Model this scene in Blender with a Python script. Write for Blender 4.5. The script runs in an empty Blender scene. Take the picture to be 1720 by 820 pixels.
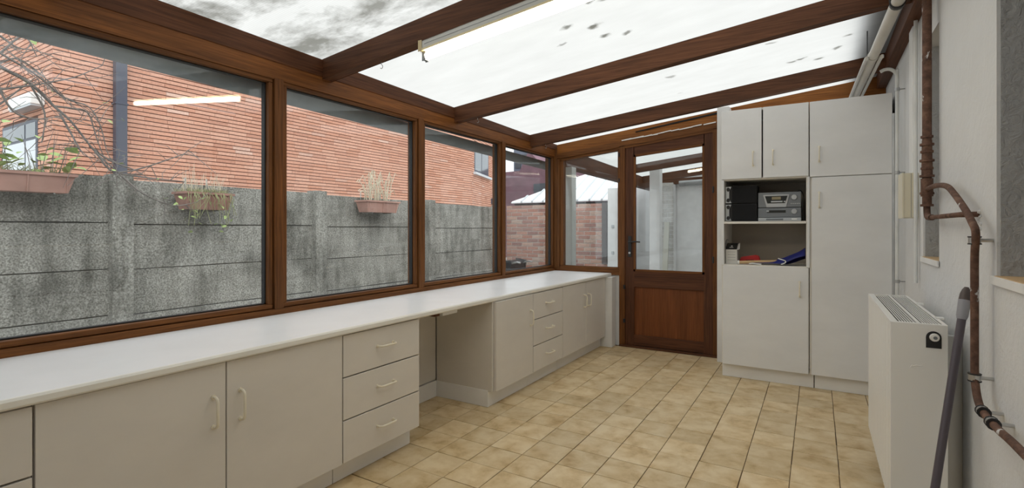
import bpy, bmesh, math, random
from mathutils import Vector, Matrix
random.seed(7)
R = random.Random(11)
D = bpy.data
scn = bpy.context.scene
COL = scn.collection

# ---------------------------------------------------------------- camera, sky, exposure
F_PX, V0, EYE = 848.0, 384.0, 1.19
YAW = math.atan(512 / 848)
cam = D.cameras.new('camera'); cam.sensor_fit = 'HORIZONTAL'; cam.sensor_width = 36.0
cam.lens = F_PX / 1720 * 36.0
cam.shift_y = -(410 - V0) / 1720
cam.clip_start = 0.02; cam.clip_end = 200
co = D.objects.new('camera', cam); COL.objects.link(co)
co.location = (0, 0, EYE); co.rotation_euler = (math.pi / 2, 0, YAW)
scn.camera = co

w = D.worlds.new('overcast_sky'); scn.world = w; w.use_nodes = True
bg = w.node_tree.nodes['Background']
bg.inputs[0].default_value = (0.93, 0.97, 1.0, 1); bg.inputs[1].default_value = 1.15

sun = D.lights.new('soft_sun', 'SUN'); sun.energy = 1.2; sun.angle = math.radians(60); sun.color = (1, 0.97, 0.93)
so = D.objects.new('soft_sun', sun); COL.objects.link(so)
so.rotation_euler = (math.radians(18), math.radians(38), 0)     # light arrives from the house side, high up

vs = scn.view_settings
vs.view_transform = 'Standard'; vs.look = 'None'; vs.gamma = 1.0; vs.use_curve_mapping = False
vs.exposure = 0.64

# ---------------------------------------------------------------- helpers
SN, CS = math.sin(YAW), math.cos(YAW)
def ray(px, py):
    a = (px - 860) / F_PX; b = -(py - V0) / F_PX
    return Vector((-SN + a * CS, CS + a * SN, b))
def P(px, py, axis, val):
    r = ray(px, py); i = 'xyz'.index(axis); o = Vector((0, 0, EYE))
    return o + r * ((val - o[i]) / r[i])

def tag(o, label=None, cat=None, group=None, kind=None):
    if label: o['label'] = label
    if cat: o['category'] = cat
    if group: o['group'] = group
    if kind: o['kind'] = kind
    return o

WL = {}
def empty(name, loc, label=None, cat=None, group=None, kind=None, parent=None):
    o = D.objects.new(name, None); o.empty_display_size = .05; COL.objects.link(o)
    loc = Vector(loc)
    if parent: o.parent = parent; o.location = loc - WL[parent]
    else: o.location = loc
    WL[o] = loc
    return tag(o, label, cat, group, kind)

def link(name, me, loc, parent=None, rot=None):
    o = D.objects.new(name, me); COL.objects.link(o); loc = Vector(loc)
    if parent is not None: o.parent = parent; o.location = loc - WL[parent]
    else: o.location = loc
    if rot: o.rotation_euler = rot
    WL[o] = loc
    return o

def mesh_of(name, bm, m, smooth=False, bevel=0, seg=2):
    if bevel:
        bmesh.ops.bevel(bm, geom=[e for e in bm.edges], offset=bevel, segments=seg, profile=.5, affect='EDGES', clamp_overlap=True)
    bmesh.ops.recalc_face_normals(bm, faces=bm.faces)
    me = D.meshes.new(name); bm.to_mesh(me); bm.free()
    if m: me.materials.append(m)
    if smooth:
        me.polygons.foreach_set('use_smooth', [True] * len(me.polygons))
        try: me.set_sharp_from_angle(angle=math.radians(40))
        except Exception: pass
    return me

def mk(name, bm, m, parent=None, smooth=False, bevel=0, seg=2, base=False):
    """bmesh in world coordinates -> one object whose origin sits in its middle (or base)"""
    vs_ = [v.co for v in bm.verts]
    lo = Vector((min(v[i] for v in vs_) for i in range(3))); hi = Vector((max(v[i] for v in vs_) for i in range(3)))
    c = (lo + hi) / 2
    if base: c.z = lo.z
    bmesh.ops.translate(bm, verts=bm.verts, vec=-c)
    return link(name, mesh_of(name, bm, m, smooth, bevel, seg), c, parent)

HEXF = [(0, 3, 2, 1), (4, 5, 6, 7), (0, 1, 5, 4), (1, 2, 6, 5), (2, 3, 7, 6), (3, 0, 4, 7)]
def hexa(bm, pts):
    v = [bm.verts.new(p) for p in pts]
    for f in HEXF: bm.faces.new([v[i] for i in f])
def bx(bm, x0, x1, y0, y1, z0, z1):
    hexa(bm, [(x0, y0, z0), (x1, y0, z0), (x1, y1, z0), (x0, y1, z0), (x0, y0, z1), (x1, y0, z1), (x1, y1, z1), (x0, y1, z1)])
def box(name, x0, x1, y0, y1, z0, z1, m, parent=None, bevel=.0015, **k):
    bm = bmesh.new(); bx(bm, x0, x1, y0, y1, z0, z1)
    return mk(name, bm, m, parent, bevel=bevel, **k)
def prism(bm, pts, axis, a, b):
    """polygon pts (two coords) extruded along axis from a to b"""
    def full(p, t):
        if axis == 'x': return (t, p[0], p[1])
        if axis == 'y': return (p[0], t, p[1])
        return (p[0], p[1], t)
    v0 = [bm.verts.new(full(p, a)) for p in pts]; v1 = [bm.verts.new(full(p, b)) for p in pts]
    n = len(pts); bm.faces.new(v0); bm.faces.new(v1[::-1])
    for i in range(n): bm.faces.new((v0[i], v0[(i + 1) % n], v1[(i + 1) % n], v1[i]))
def tube(bm, pts, r, n=10, caps=True):
    pts = [Vector(p) for p in pts]
    rs = r if isinstance(r, (list, tuple)) else [r] * len(pts)
    rings = []; prev = None
    for i, p in enumerate(pts):
        d = (pts[min(i + 1, len(pts) - 1)] - pts[max(i - 1, 0)]).normalized()
        if prev is None:
            u = d.orthogonal().normalized()
        else:
            u = (prev - d * prev.dot(d))
            u = u.normalized() if u.length > 1e-6 else d.orthogonal().normalized()
        prev = u; v = d.cross(u)
        rings.append([bm.verts.new(p + (u * math.cos(2 * math.pi * k / n) + v * math.sin(2 * math.pi * k / n)) * rs[i]) for k in range(n)])
    for a, b in zip(rings, rings[1:]):
        for k in range(n): bm.faces.new((a[k], a[(k + 1) % n], b[(k + 1) % n], b[k]))
    if caps and n > 2:
        bm.faces.new(rings[0][::-1]); bm.faces.new(rings[-1])
def curve(pts, k=6):
    """Catmull-Rom through pts"""
    pts = [Vector(p) for p in pts]; q = [pts[0] * 2 - pts[1]] + pts + [pts[-1] * 2 - pts[-2]]; out = []
    for i in range(1, len(q) - 2):
        for j in range(k):
            t = j / k; a, b, c, d = q[i - 1], q[i], q[i + 1], q[i + 2]
            out.append(.5 * ((2 * b) + (c - a) * t + (2 * a - 5 * b + 4 * c - d) * t * t + (3 * b - a - 3 * c + d) * t ** 3))
    out.append(pts[-1]); return out
def tube_obj(name, pts, r, m, parent=None, n=12, base=False):
    bm = bmesh.new(); tube(bm, pts, r, n); return mk(name, bm, m, parent, smooth=True, base=base)

# ---------------------------------------------------------------- materials
class N:
    def __init__(s, name):
        s.m = D.materials.new(name); s.m.use_nodes = True; s.t = s.m.node_tree; s.b = s.t.nodes['Principled BSDF']
        s.out = s.t.nodes['Material Output']
    def n(s, typ, **k):
        x = s.t.nodes.new(typ)
        for a, v in k.items():
            if a.startswith('i_'): x.inputs[a[2:].replace('_', ' ')].default_value = v
            else: setattr(x, a, v)
        return x
    def l(s, a, b): s.t.links.new(a, b)
    def pos(s, scale=(1, 1, 1), obj=False):
        mp = s.n('ShaderNodeMapping'); mp.inputs['Scale'].default_value = scale
        if obj:
            tc = s.n('ShaderNodeTexCoord'); oi = s.n('ShaderNodeObjectInfo')
            ad = s.n('ShaderNodeVectorMath', operation='MULTIPLY_ADD'); ad.inputs[1].default_value = (37, 53, 19)
            s.l(oi.outputs['Random'], ad.inputs[0]); s.l(tc.outputs['Object'], ad.inputs[2]); s.l(ad.outputs[0], mp.inputs['Vector'])
        else:
            g = s.n('ShaderNodeNewGeometry'); s.l(g.outputs['Position'], mp.inputs['Vector'])
        return mp.outputs[0]
    def noise(s, vec, scale, detail=4, rough=.55, dist=0):
        x = s.n('ShaderNodeTexNoise'); x.inputs['Scale'].default_value = scale; x.inputs['Detail'].default_value = detail
        x.inputs['Roughness'].default_value = rough; x.inputs['Distortion'].default_value = dist
        s.l(vec, x.inputs['Vector']); return x.outputs['Fac']
    def ramp(s, fac, stops):
        x = s.n('ShaderNodeValToRGB'); e = x.color_ramp.elements
        while len(e) < len(stops): e.new(.5)
        for q, (p, c) in zip(e, stops):
            q.position = p; q.color = (*c, 1) if len(c) == 3 else c
        s.l(fac, x.inputs['Fac']); return x.outputs['Color']
    def mix(s, fac, a, b, blend='MIX'):
        x = s.n('ShaderNodeMix', data_type='RGBA', blend_type=blend)
        for val, idx in ((fac, 0), (a, 6), (b, 7)):
            if isinstance(val, (int, float)): x.inputs[idx].default_value = val
            elif isinstance(val, tuple): x.inputs[idx].default_value = (*val, 1)
            else: s.l(val, x.inputs[idx])
        return x.outputs[2]
    def math(s, op, a, b=0.0, c=None):
        x = s.n('ShaderNodeMath', operation=op)
        for i, v in enumerate((a, b) if c is None else (a, b, c)):
            if isinstance(v, (int, float)): x.inputs[i].default_value = v
            else: s.l(v, x.inputs[i])
        return x.outputs[0]
    def bump(s, h, strength=.3, dist=.01):
        x = s.n('ShaderNodeBump'); x.inputs['Strength'].default_value = strength; x.inputs['Distance'].default_value = dist
        s.l(h, x.inputs['Height']); s.l(x.outputs[0], s.b.inputs['Normal']); return x
    def set(s, color=None, rough=.5, metal=0.0, spec=.5):
        if color is not None:
            if isinstance(color, tuple): s.b.inputs['Base Color'].default_value = (*color, 1)
            else: s.l(color, s.b.inputs['Base Color'])
        s.b.inputs['Roughness'].default_value = rough; s.b.inputs['Metallic'].default_value = metal
        s.b.inputs['Specular IOR Level'].default_value = spec
        return s

def plain(name, color, rough=.5, metal=0.0, spec=.5, var=0.0, vs_=6.0):
    a = N(name)
    if var:
        f = a.noise(a.pos(), vs_, 4)
        c = a.ramp(f, [(.3, tuple(v * (1 - var) for v in color)), (.7, tuple(min(1, v * (1 + var * .5)) for v in color))])
        a.set(c, rough, metal, spec)
    else: a.set(color, rough, metal, spec)
    return a.m

def wood(name, dark, light, axis, rough=.52, spec=.25):
    a = N(name); sc = [44, 44, 44]; sc['xyz'.index(axis)] = 1.6
    g = a.noise(a.pos(tuple(sc)), 2.2, 6, .65, .4)
    sc2 = [9, 9, 9]; sc2['xyz'.index(axis)] = .7
    h = a.noise(a.pos(tuple(sc2)), 1.0, 3, .5, .8)
    c1 = a.ramp(g, [(.28, dark), (.72, light)])
    c2 = a.ramp(h, [(.3, (.70, .68, .66)), (.7, (1.1, 1.07, 1.02))])
    a.set(a.mix(1.0, c1, c2, 'MULTIPLY'), rough, 0, spec)
    a.bump(g, .12, .003)
    return a.m

DK, LT = (.085, .030, .008), (.26, .102, .027)
W_Y = wood('mahogany_along_y', DK, LT, 'y'); W_X = wood('mahogany_along_x', DK, LT, 'x'); W_Z = wood('mahogany_along_z', DK, LT, 'z')
W_HEAD = wood('oiled_head_wood_along_x', (.17, .056, .012), (.42, .165, .036), 'x'); W_HEADY = wood('oiled_head_wood_along_y', (.11, .037, .009), (.33, .125, .030), 'y')
RF_X = wood('rafter_wood_along_x', (.06, .023, .010), (.17, .068, .030), 'x', .6); RF_Y = wood('rafter_wood_along_y', (.06, .022, .009), (.17, .064, .026), 'y', .6)
DOORP = wood('door_panel_plywood', (.15, .045, .014), (.25, .088, .030), 'z', .45)
DOORW = wood('door_stile_wood', (.06, .022, .011), (.16, .062, .028), 'z'); DOORWX = wood('door_rail_wood', (.06, .022, .011), (.16, .062, .028), 'x')

def laminate(name, col, rough=.38):
    a = N(name); f = a.noise(a.pos((1, 1, 2)), 3.0, 5, .6)
    c = a.ramp(f, [(.25, tuple(v * .93 for v in col)), (.65, col)]); a.set(c, rough, 0, .4); return a.m
FRONT = laminate('offwhite_laminate_front', (.74, .70, .645)); CARC = laminate('offwhite_carcass', (.72, .68, .62), .5)
TALLF = laminate('white_laminate_tall_front', (.80, .80, .80)); TOPM = laminate('white_worktop_laminate', (.94, .94, .95), .3)
TOPE = laminate('cream_worktop_edge', (.88, .86, .80), .35); PLINTH = laminate('white_plinth', (.86, .85, .83), .5)
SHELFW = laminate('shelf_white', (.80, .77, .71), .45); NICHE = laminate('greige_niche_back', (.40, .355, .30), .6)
CREAM = plain('cream_plastic_handle', (.80, .74, .60), .3)
WPAINT = plain('white_paint', (.82, .82, .81), .5, var=.06)
GAP = plain('shadow_gap_black', (.012, .011, .01), .9)

def plaster(name, col, sc=9.0, st=.5):
    a = N(name); p = a.pos(); f = a.noise(p, sc, 5, .6, 1.2); f2 = a.noise(p, 60, 3, .6); f3 = a.noise(p, 1.4, 4)
    a.set(a.ramp(f3, [(.3, tuple(v * .88 for v in col)), (.7, col)]), .85, 0, .2)
    a.bump(a.math('ADD', f, a.math('MULTIPLY', f2, .35)), st, .012); return a.m
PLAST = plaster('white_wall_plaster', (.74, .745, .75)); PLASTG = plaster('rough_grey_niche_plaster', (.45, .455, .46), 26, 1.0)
MASON = plain('white_painted_masonry', (.88, .88, .88), .8, var=.08)

# floor tile
a = N('beige_mottled_tile'); v = a.pos((1, 1, 1), True)
f1 = a.noise(v, 8.5, 5, .55, .3); f2 = a.noise(v, 22, 4, .6, .3)
c = a.ramp(a.math('ADD', a.math('MULTIPLY', f1, .8), a.math('MULTIPLY', f2, .2)), [(.30, (.46, .305, .135)), (.45, (.65, .49, .275)), (.62, (.76, .62, .405))])
oi = a.n('ShaderNodeObjectInfo'); tint = a.ramp(oi.outputs['Random'], [(0, (.88, .87, .85)), (1, (1.05, 1.04, 1.03))])
a.set(a.mix(1.0, c, tint, 'MULTIPLY'), .42, 0, .4); a.bump(f2, .08, .004); TILE = a.m
GROUT = plain('dark_brown_grout', (.12, .075, .04), .9)

# translucent roof sheet
SPOTS = [(-.971, 2.317, .06, .75), (-1.174, 2.525, .045, .7), (-1.053, 2.621, .06, .85), (-1.052, 2.775, .05, .75), (-.938, 2.826, .045, .7), (-1.284, 2.704, .035, .5), (-.90, 2.36, .05, .6), (-.152, 4.10, .045, .6), (-.097, 4.083, .045, .65), (.011, 4.182, .05, .7), (.113, 4.039, .04, .65), (.171, 3.834, .035, .6), (-.92, 3.754, .05, .5), (-.45, 2.45, .06, .6), (-.2, 2.7, .05, .6), (-.95, 4.2, .03, .3), (-.25, 3.6, .04, .5), (-1.95, 2.25, .03, .3)]
def roofsheet():
    a = N('translucent_ribbed_sheet'); p = a.pos()
    sep = a.n('ShaderNodeSeparateXYZ'); a.l(p, sep.inputs[0]); X, Y = sep.outputs[0], sep.outputs[1]
    # heavy moss towards the near-left sheet, scattered lichen spots elsewhere
    cloud = a.noise(a.pos((1.2, 1.9, 1)), 2.3, 6, .62, .25)
    ynear = a.n('ShaderNodeMapRange', clamp=True); a.l(Y, ynear.inputs[0])
    for i, q in enumerate((2.0, 1.85, 0, 1)): ynear.inputs[1 + i].default_value = q
    moss = a.math('MULTIPLY', a.ramp(cloud, [(.45, (0, 0, 0)), (.64, (1, 1, 1))]), ynear.outputs[0])
    # lichen spots, each at its own place
    wob = a.n('ShaderNodeTexNoise'); wob.inputs['Scale'].default_value = 13; wob.inputs['Detail'].default_value = 4; a.l(p, wob.inputs['Vector'])
    wp_ = a.n('ShaderNodeVectorMath', operation='MULTIPLY_ADD'); wp_.inputs[1].default_value = (.09, .09, 0); a.l(wob.outputs['Color'], wp_.inputs[0]); a.l(p, wp_.inputs[2])
    spot = 0.0
    for (sx, sy_, sr, sa) in SPOTS:
        df_ = a.n('ShaderNodeVectorMath', operation='MULTIPLY_ADD'); df_.inputs[1].default_value = (1, 1.5, 0); df_.inputs[2].default_value = (-(sx + .045), -(sy_ + .045) * 1.5, 0); a.l(wp_.outputs[0], df_.inputs[0])
        ln = a.n('ShaderNodeVectorMath', operation='LENGTH'); a.l(df_.outputs[0], ln.inputs[0])
        mr = a.n('ShaderNodeMapRange', clamp=True, interpolation_type='SMOOTHSTEP'); a.l(ln.outputs['Value'], mr.inputs[0])
        for k_, q_ in enumerate((sr * .25, sr, sa, 0)): mr.inputs[1 + k_].default_value = q_
        spot = a.math('MAXIMUM', spot, mr.outputs[0])
    haze = a.math('MULTIPLY', a.noise(a.pos((1, 3, 1)), 3.0, 5, .6), .22)
    dirt = a.math('MINIMUM', a.math('ADD', a.math('ADD', a.math('MULTIPLY', moss, .66), spot), haze), .88)
    colr = a.mix(dirt, (.60, .60, .58), (.085, .082, .062))
    wv = a.n('ShaderNodeTexWave', wave_type='BANDS', bands_direction='Y'); wv.inputs['Scale'].default_value = 28; a.l(p, wv.inputs['Vector'])
    rib = a.ramp(wv.outputs['Fac'], [(0, (.93, .93, .93)), (1, (1, 1, 1))])
    colr = a.mix(1.0, colr, rib, 'MULTIPLY')
    tr = a.n('ShaderNodeBsdfTranslucent'); a.l(colr, tr.inputs[0])
    df = a.n('ShaderNodeBsdfDiffuse'); a.l(colr, df.inputs[0])
    ms = a.n('ShaderNodeMixShader'); ms.inputs[0].default_value = .15; a.l(tr.outputs[0], ms.inputs[1]); a.l(df.outputs[0], ms.inputs[2])
    a.l(ms.outputs[0], a.out.inputs[0]); return a.m
SHEET = roofsheet()

def glass(name, tint=(.93, .95, .95), dirt=.05):
    a = N(name); lw = a.n('ShaderNodeLayerWeight'); lw.inputs[0].default_value = .5
    sch = a.math('ADD', a.math('MULTIPLY', a.math('POWER', lw.outputs['Facing'], 5.0), .9), .045)
    t = a.n('ShaderNodeBsdfTransparent'); t.inputs[0].default_value = (*tint, 1)
    g = a.n('ShaderNodeBsdfGlossy'); g.inputs['Roughness'].default_value = .02
    ms = a.n('ShaderNodeMixShader'); a.l(sch, ms.inputs[0]); a.l(t.outputs[0], ms.inputs[1]); a.l(g.outputs[0], ms.inputs[2])
    df = a.n('ShaderNodeBsdfDiffuse'); df.inputs[0].default_value = (.7, .7, .7, 1)
    sm = a.noise(a.pos(), 5, 6, .7)
    dm = a.math('MULTIPLY', a.math('MAXIMUM', a.math('SUBTRACT', sm, .35), 0), dirt * 2.2)
    m2 = a.n('ShaderNodeMixShader'); a.l(dm, m2.inputs[0]); a.l(ms.outputs[0], m2.inputs[1]); a.l(df.outputs[0], m2.inputs[2])
    a.l(m2.outputs[0], a.out.inputs[0]); return a.m
GLASS = glass('window_glass')
DGLASS = plain('dark_far_window_glass', (.10, .12, .14), .08, spec=.8)

def emis(name, col, st):
    a = N(name); e = a.n('ShaderNodeEmission'); e.inputs[0].default_value = (*col, 1); e.inputs[1].default_value = st
    a.l(e.outputs[0], a.out.inputs[0]); return a.m
TUBE_L = emis('lit_tube', (1, .89, .68), 15.0)

def concrete(name, lo, hi):
    a = N(name); p = a.pos(); big = a.noise(p, 1.6, 5, .6); ag = a.noise(p, 75, 4, .75)
    st = a.noise(a.pos((5, 5, .9)), 1.6, 5, .6)
    c = a.ramp(ag, [(.38, lo), (.52, tuple((x + y) / 2 for x, y in zip(lo, hi))), (.66, hi)])
    c2 = a.ramp(a.math('ADD', a.math('MULTIPLY', big, .55), a.math('MULTIPLY', st, .45)), [(.38, (.36, .36, .34)), (.50, (.85, .85, .83)), (.60, (1.15, 1.15, 1.13))])
    a.set(a.mix(1.0, c, c2, 'MULTIPLY'), .95, 0, .15); a.bump(ag, .6, .01); return a.m
CONC = concrete('weathered_exposed_concrete', (.155, .148, .13), (.56, .545, .51))
JOINT = plain('dirty_joint', (.10, .095, .085), .95)
PAVE = concrete('grey_paving', (.36, .36, .35), (.60, .60, .58))

def brickmat(name, stops, rough=.85):
    a = N(name); at = a.n('ShaderNodeAttribute', attribute_name='tint'); oi = a.n('ShaderNodeObjectInfo')
    f = a.noise(a.pos(), 30, 4, .6)
    k = a.math('FRACT', a.math('ADD', at.outputs['Fac'], oi.outputs['Random']))
    c = a.ramp(k, stops); s = a.ramp(f, [(.3, (.82, .82, .82)), (.7, (1.08, 1.08, 1.08))])
    a.set(a.mix(1.0, c, s, 'MULTIPLY'), rough, 0, .2); a.bump(f, .25, .004); return a.m
BRK = brickmat('orange_slim_brick', [(0, (.62, .30, .20)), (.35, (.68, .35, .245)), (.7, (.72, .40, .29)), (.93, (.56, .27, .185)), (1, (.76, .50, .40))])
MORT = plain('dark_mortar', (.15, .075, .055), .95)
OLDB = brickmat('old_red_brick', [(0, (.44, .22, .17)), (.3, (.52, .29, .23)), (.55, (.33, .19, .17)), (.75, (.56, .36, .29)), (1, (.50, .38, .32))])
OLDM = plain('pale_old_mortar', (.68, .64, .60), .95, var=.15)
WBRK = brickmat('white_painted_brick', [(0, (.66, .65, .62)), (1, (.76, .75, .73))])

ZINC = plain('weathered_zinc', (.30, .33, .35), .5, .35, var=.2); DARKPIPE = plain('dark_blue_grey_downpipe', (.07, .075, .105), .5)
GALV = plain('galvanised_conduit', (.46, .47, .48), .4, .5, var=.15); PVC = plain('grey_white_pvc', (.66, .64, .60), .45, var=.1)
PVCW = plain('whitewashed_pipe', (.72, .73, .72), .5, var=.12)
STEEL = plain('steel', (.55, .55, .54), .3, .9); BLKM = plain('black_iron', (.02, .02, .022), .45)
BLACKP = plain('black_plastic', (.015, .015, .016), .6); CLOTH = plain('black_speaker_cloth', (.008, .008, .009), .95)
GREYP = plain('grey_plastic', (.20, .215, .235), .35, .3); SILV = plain('silver_plastic', (.50, .52, .54), .3, .4)
DARKG = plain('smoked_display', (.03, .032, .03), .1); LCD = plain('amber_lcd', (.30, .26, .16), .2)
RADW = plain('white_radiator_enamel', (.82, .81, .78), .28); RADB = plain('radiator_inside_painted_shade', (.05, .035, .025), .9)  # RADB: shade inside the radiator put into the colour
BOXC = plain('cream_junction_box', (.74, .69, .55), .4)
BROWN = plain('aubergine_grey_pole', (.085, .07, .085), .35); BRCAP = plain('dark_brown_cap', (.075, .055, .05), .5); GRYCAP = plain('grey_ferrule', (.30, .30, .33), .45)
RED = plain('red_plastic', (.62, .03, .03), .35); BLUE = plain('blue_nylon', (.012, .018, .17), .6, var=.3); PALEW = plain('pale_wood', (.62, .42, .22), .55, var=.15)
WPLAST = plain('white_plastic', (.82, .82, .80), .4); CARD = plain('printed_white_card', (.66, .64, .60), .6)
TERRA = plain('faded_terracotta', (.46, .26, .21), .75, var=.2); TERRD = plain('dark_terracotta', (.36, .19, .15), .8, var=.3); SOIL = plain('soil', (.10, .08, .05), 1, var=.4)
LEAF = plain('spring_green_leaf', (.40, .52, .18), .5, var=.25, vs_=20); DRY = plain('dry_straw', (.62, .55, .42), .9); MOSS = plain('olive_grass', (.30, .31, .15), .9, var=.3)
BARK = plain('grey_bark', (.20, .175, .16), .9, var=.3)
SHEETM = plain('white_metal_sheet', (.82, .84, .85), .4, .1, var=.08); RIBM = plain('grey_metal_rib', (.58, .60, .62), .45, .2)
PURP = plain('purple_brown_brick_far', (.23, .13, .16), .9, var=.25, vs_=3); SLATE = plain('blue_grey_slate', (.16, .19, .25), .6)
TARP = plain('black_tarp', (.02, .022, .026), .45)

def rustm():
    a = N('rusty_pipe'); p = a.pos(); f = a.noise(p, 28, 6, .7); g = a.noise(a.pos((1, 1, .5)), 16, 4, .6)
    c = a.ramp(f, [(.3, (.06, .036, .028)), (.5, (.135, .072, .05)), (.7, (.22, .13, .09))])
    m = a.ramp(g, [(.655, (0, 0, 0)), (.675, (1, 1, 1))])
    a.set(a.mix(m, c, (.60, .60, .60)), .75, .1, .3); a.bump(f, .5, .004); return a.m
RUST = rustm()

# ---------------------------------------------------------------- room dimensions
XL, YB, XR, YN = -2.44, 4.95, .47, -1.35       # inner faces: window wall, door wall, plaster wall, near end
def zt(x, y): return 2.145 + .107 * (x + 2.45) + .018 * (3.0 - y)     # top of rafters
TOPZ = .735

# ---------------------------------------------------------------- floor
floor = tag(box('floor', -2.6, .8, YN, 5.1, -.15, -.004, GROUT, bevel=0), 'beige mottled square tile floor of the lean-to room', 'floor', kind='structure')
TP = .203
def tile_mesh():
    bm = bmesh.new(); h = TP / 2 - .0019; bx(bm, -h, h, -h, h, -.0035, .0005)
    bmesh.ops.bevel(bm, geom=[e for e in bm.edges if all(v.co.z > 0 for v in e.verts)], offset=.0012, segments=1, affect='EDGES')
    return mesh_of('tile', bm, TILE)
tm = tile_mesh(); far_tiles = []
for i in range(-7, 8):
    for j in range(-20, 12):
        cx_, cy_ = -.922 + TP * (i + .5), 2.708 + TP * (j + .5)
        if cx_ > XR + .05 or cx_ < -2.35 or cy_ > 4.97 or cy_ < YN: continue
        if cx_ < -1.97 and not (2.05 < cy_ < 2.85): continue
        shift = -.022 if (i >= 1 and j >= 1) else 0
        p = (cx_ + R.uniform(-.0008, .0008), cy_ + shift + R.uniform(-.001, .001), 0)
        if cy_ < 1.15 or (cx_ > -.6 and cy_ > 4.5): far_tiles.append(p); continue
        o = link('tile', tm, p, floor, (0, 0, R.choice((0, math.pi / 2, math.pi, -math.pi / 2)) + R.uniform(-.004, .004)))
        o.location.z += R.uniform(-.0006, .0004)
bm = bmesh.new()
for p in far_tiles: h = TP / 2 - .0019; bx(bm, p[0] - h, p[0] + h, p[1] - h, p[1] + h, -.0035, .0005)
tag(mk('tile_field', bm, TILE, floor), kind='stuff')

# ---------------------------------------------------------------- window wall (left)
wl = empty('wall_left', (XL, 1.8, 0), 'mahogany framed window wall above the white worktop', 'wall', kind='structure')
box('apron_panel', -2.56, -2.46, YN, 5.05, 0, .715, MASON, wl, 0)
box('sill_rail', -2.55, XL, YN, 5.04, .715, .765, W_Y, wl, .003)
bm = bmesh.new(); prism(bm, [(YN, 1.985), (5.04, 1.975), (5.04, 2.045), (YN, 2.085)], 'x', -2.55, XL - .005); mk('head_rail', bm, W_HEADY, wl, bevel=.003)
POST = [-.61, .505, 1.655, 2.78, 3.90]
for y in POST: box('mullion', -2.55, XL, y - .026, y + .026, .765, 1.985, W_Z, wl, .003)
box('corner_post', -2.56, XL + .02, 4.945, 5.06, .0, 2.06, W_Z, wl, .003)
def leftwin(n, y0, y1, label):
    o = empty('window_%d' % n, (XL, (y0 + y1) / 2, .765), label, 'window', kind='structure')
    z0, z1 = .765, 1.985; b = .027; xa, xb = -2.52, XL - .012
    g = .004
    box('bead', xa, xb, y0 + g, y1 - g, z0 + .003, z0 + b, W_Y, o, .004); box('bead', xa, xb, y0 + g, y1 - g, z1 - b, z1 - .004, W_Y, o, .004)
    box('bead', xa, xb, y0 + g, y0 + b, z0 + b, z1 - b, W_Z, o, .004); box('bead', xa, xb, y1 - b, y1 - g, z0 + b, z1 - b, W_Z, o, .004)
    bm = bmesh.new()
    for (a0, a1, c0, c1) in ((y0 + b, y1 - b, z0 + b, z0 + b + .006), (y0 + b, y1 - b, z1 - b - .006, z1 - b), (y0 + b, y0 + b + .007, z0 + b, z1 - b), (y1 - b - .007, y1 - b, z0 + b, z1 - b)):
        bx(bm, -2.505, -2.478, a0, a1, c0, c1)
    mk('gasket', bm, BLACKP, o)
    box('pane', -2.495, -2.489, y0 + b, y1 - b, z0 + b, z1 - b, GLASS, o, 0)
edges = POST + [4.971]
leftwin(1, POST[1] + .026, POST[2] - .026, 'nearest window pane with bare branches and long planter behind it')
leftwin(2, POST[2] + .026, POST[3] - .026, 'window pane with the small dry planter on the fence behind it')
leftwin(3, POST[3] + .026, POST[4] - .026, 'third window pane showing the bent corner of the brick building')
leftwin(4, POST[4] + .026, 4.945, 'narrow window pane beside the room corner showing the old brick wall')
leftwin(6, POST[0] + .026, POST[1] - .026, 'window pane out of frame beside the camera')

# ---------------------------------------------------------------- door wall (back)
wb = empty('wall_back', (-1, YB, 0), 'mahogany framed end wall with window and glazed door', 'wall', kind='structure')
Y0, Y1 = YB, 5.05
def sl(name, x0, x1, zb0, zb1, zt0, zt1, m, par, ya=Y0, yb=Y1, bev=.003):
    bm = bmesh.new(); prism(bm, [(x0, zb0), (x1, zb1), (x1, zt1), (x0, zt0)], 'y', ya, yb); return mk(name, bm, m, par, bevel=bev)
def gt(x): return 1.96 + .10 * (x + 2.315)      # sloped underside of the head
def ht(x): return zt(x, 5.0) - .012
sl('head_beam', XL + .02, XR, gt(XL), gt(XR), ht(XL), ht(XR), W_HEAD, wb, Y0 + .012, Y1)
sl('head_trim', XL + .02, -.70, gt(XL) + .0, gt(-.70) + .0, gt(XL) + .05, gt(-.7) + .055, W_X, wb, Y0, Y0 + .02)
box('sill_rail', XL + .02, -1.715, Y0, Y1, .715, .768, W_X, wb)
box('apron_panel', XL + .02, -1.715, Y0 + .02, Y1, 0, .715, MASON, wb, 0)
sl('door_post', -1.715, -1.662, 0, 0, gt(-1.715), gt(-1.662), W_Z, wb)
sl('door_post', -.818, -.76, 0, 0, gt(-.818) , gt(-.76), W_Z, wb)
box('infill_panel', -.76, XR, Y0 + .03, Y1, 0, 2.1, MASON, wb, 0)
box('threshold', -1.715, -.70, Y0 - .02, Y1, -.003, .018, RF_X, wb, .003)
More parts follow.
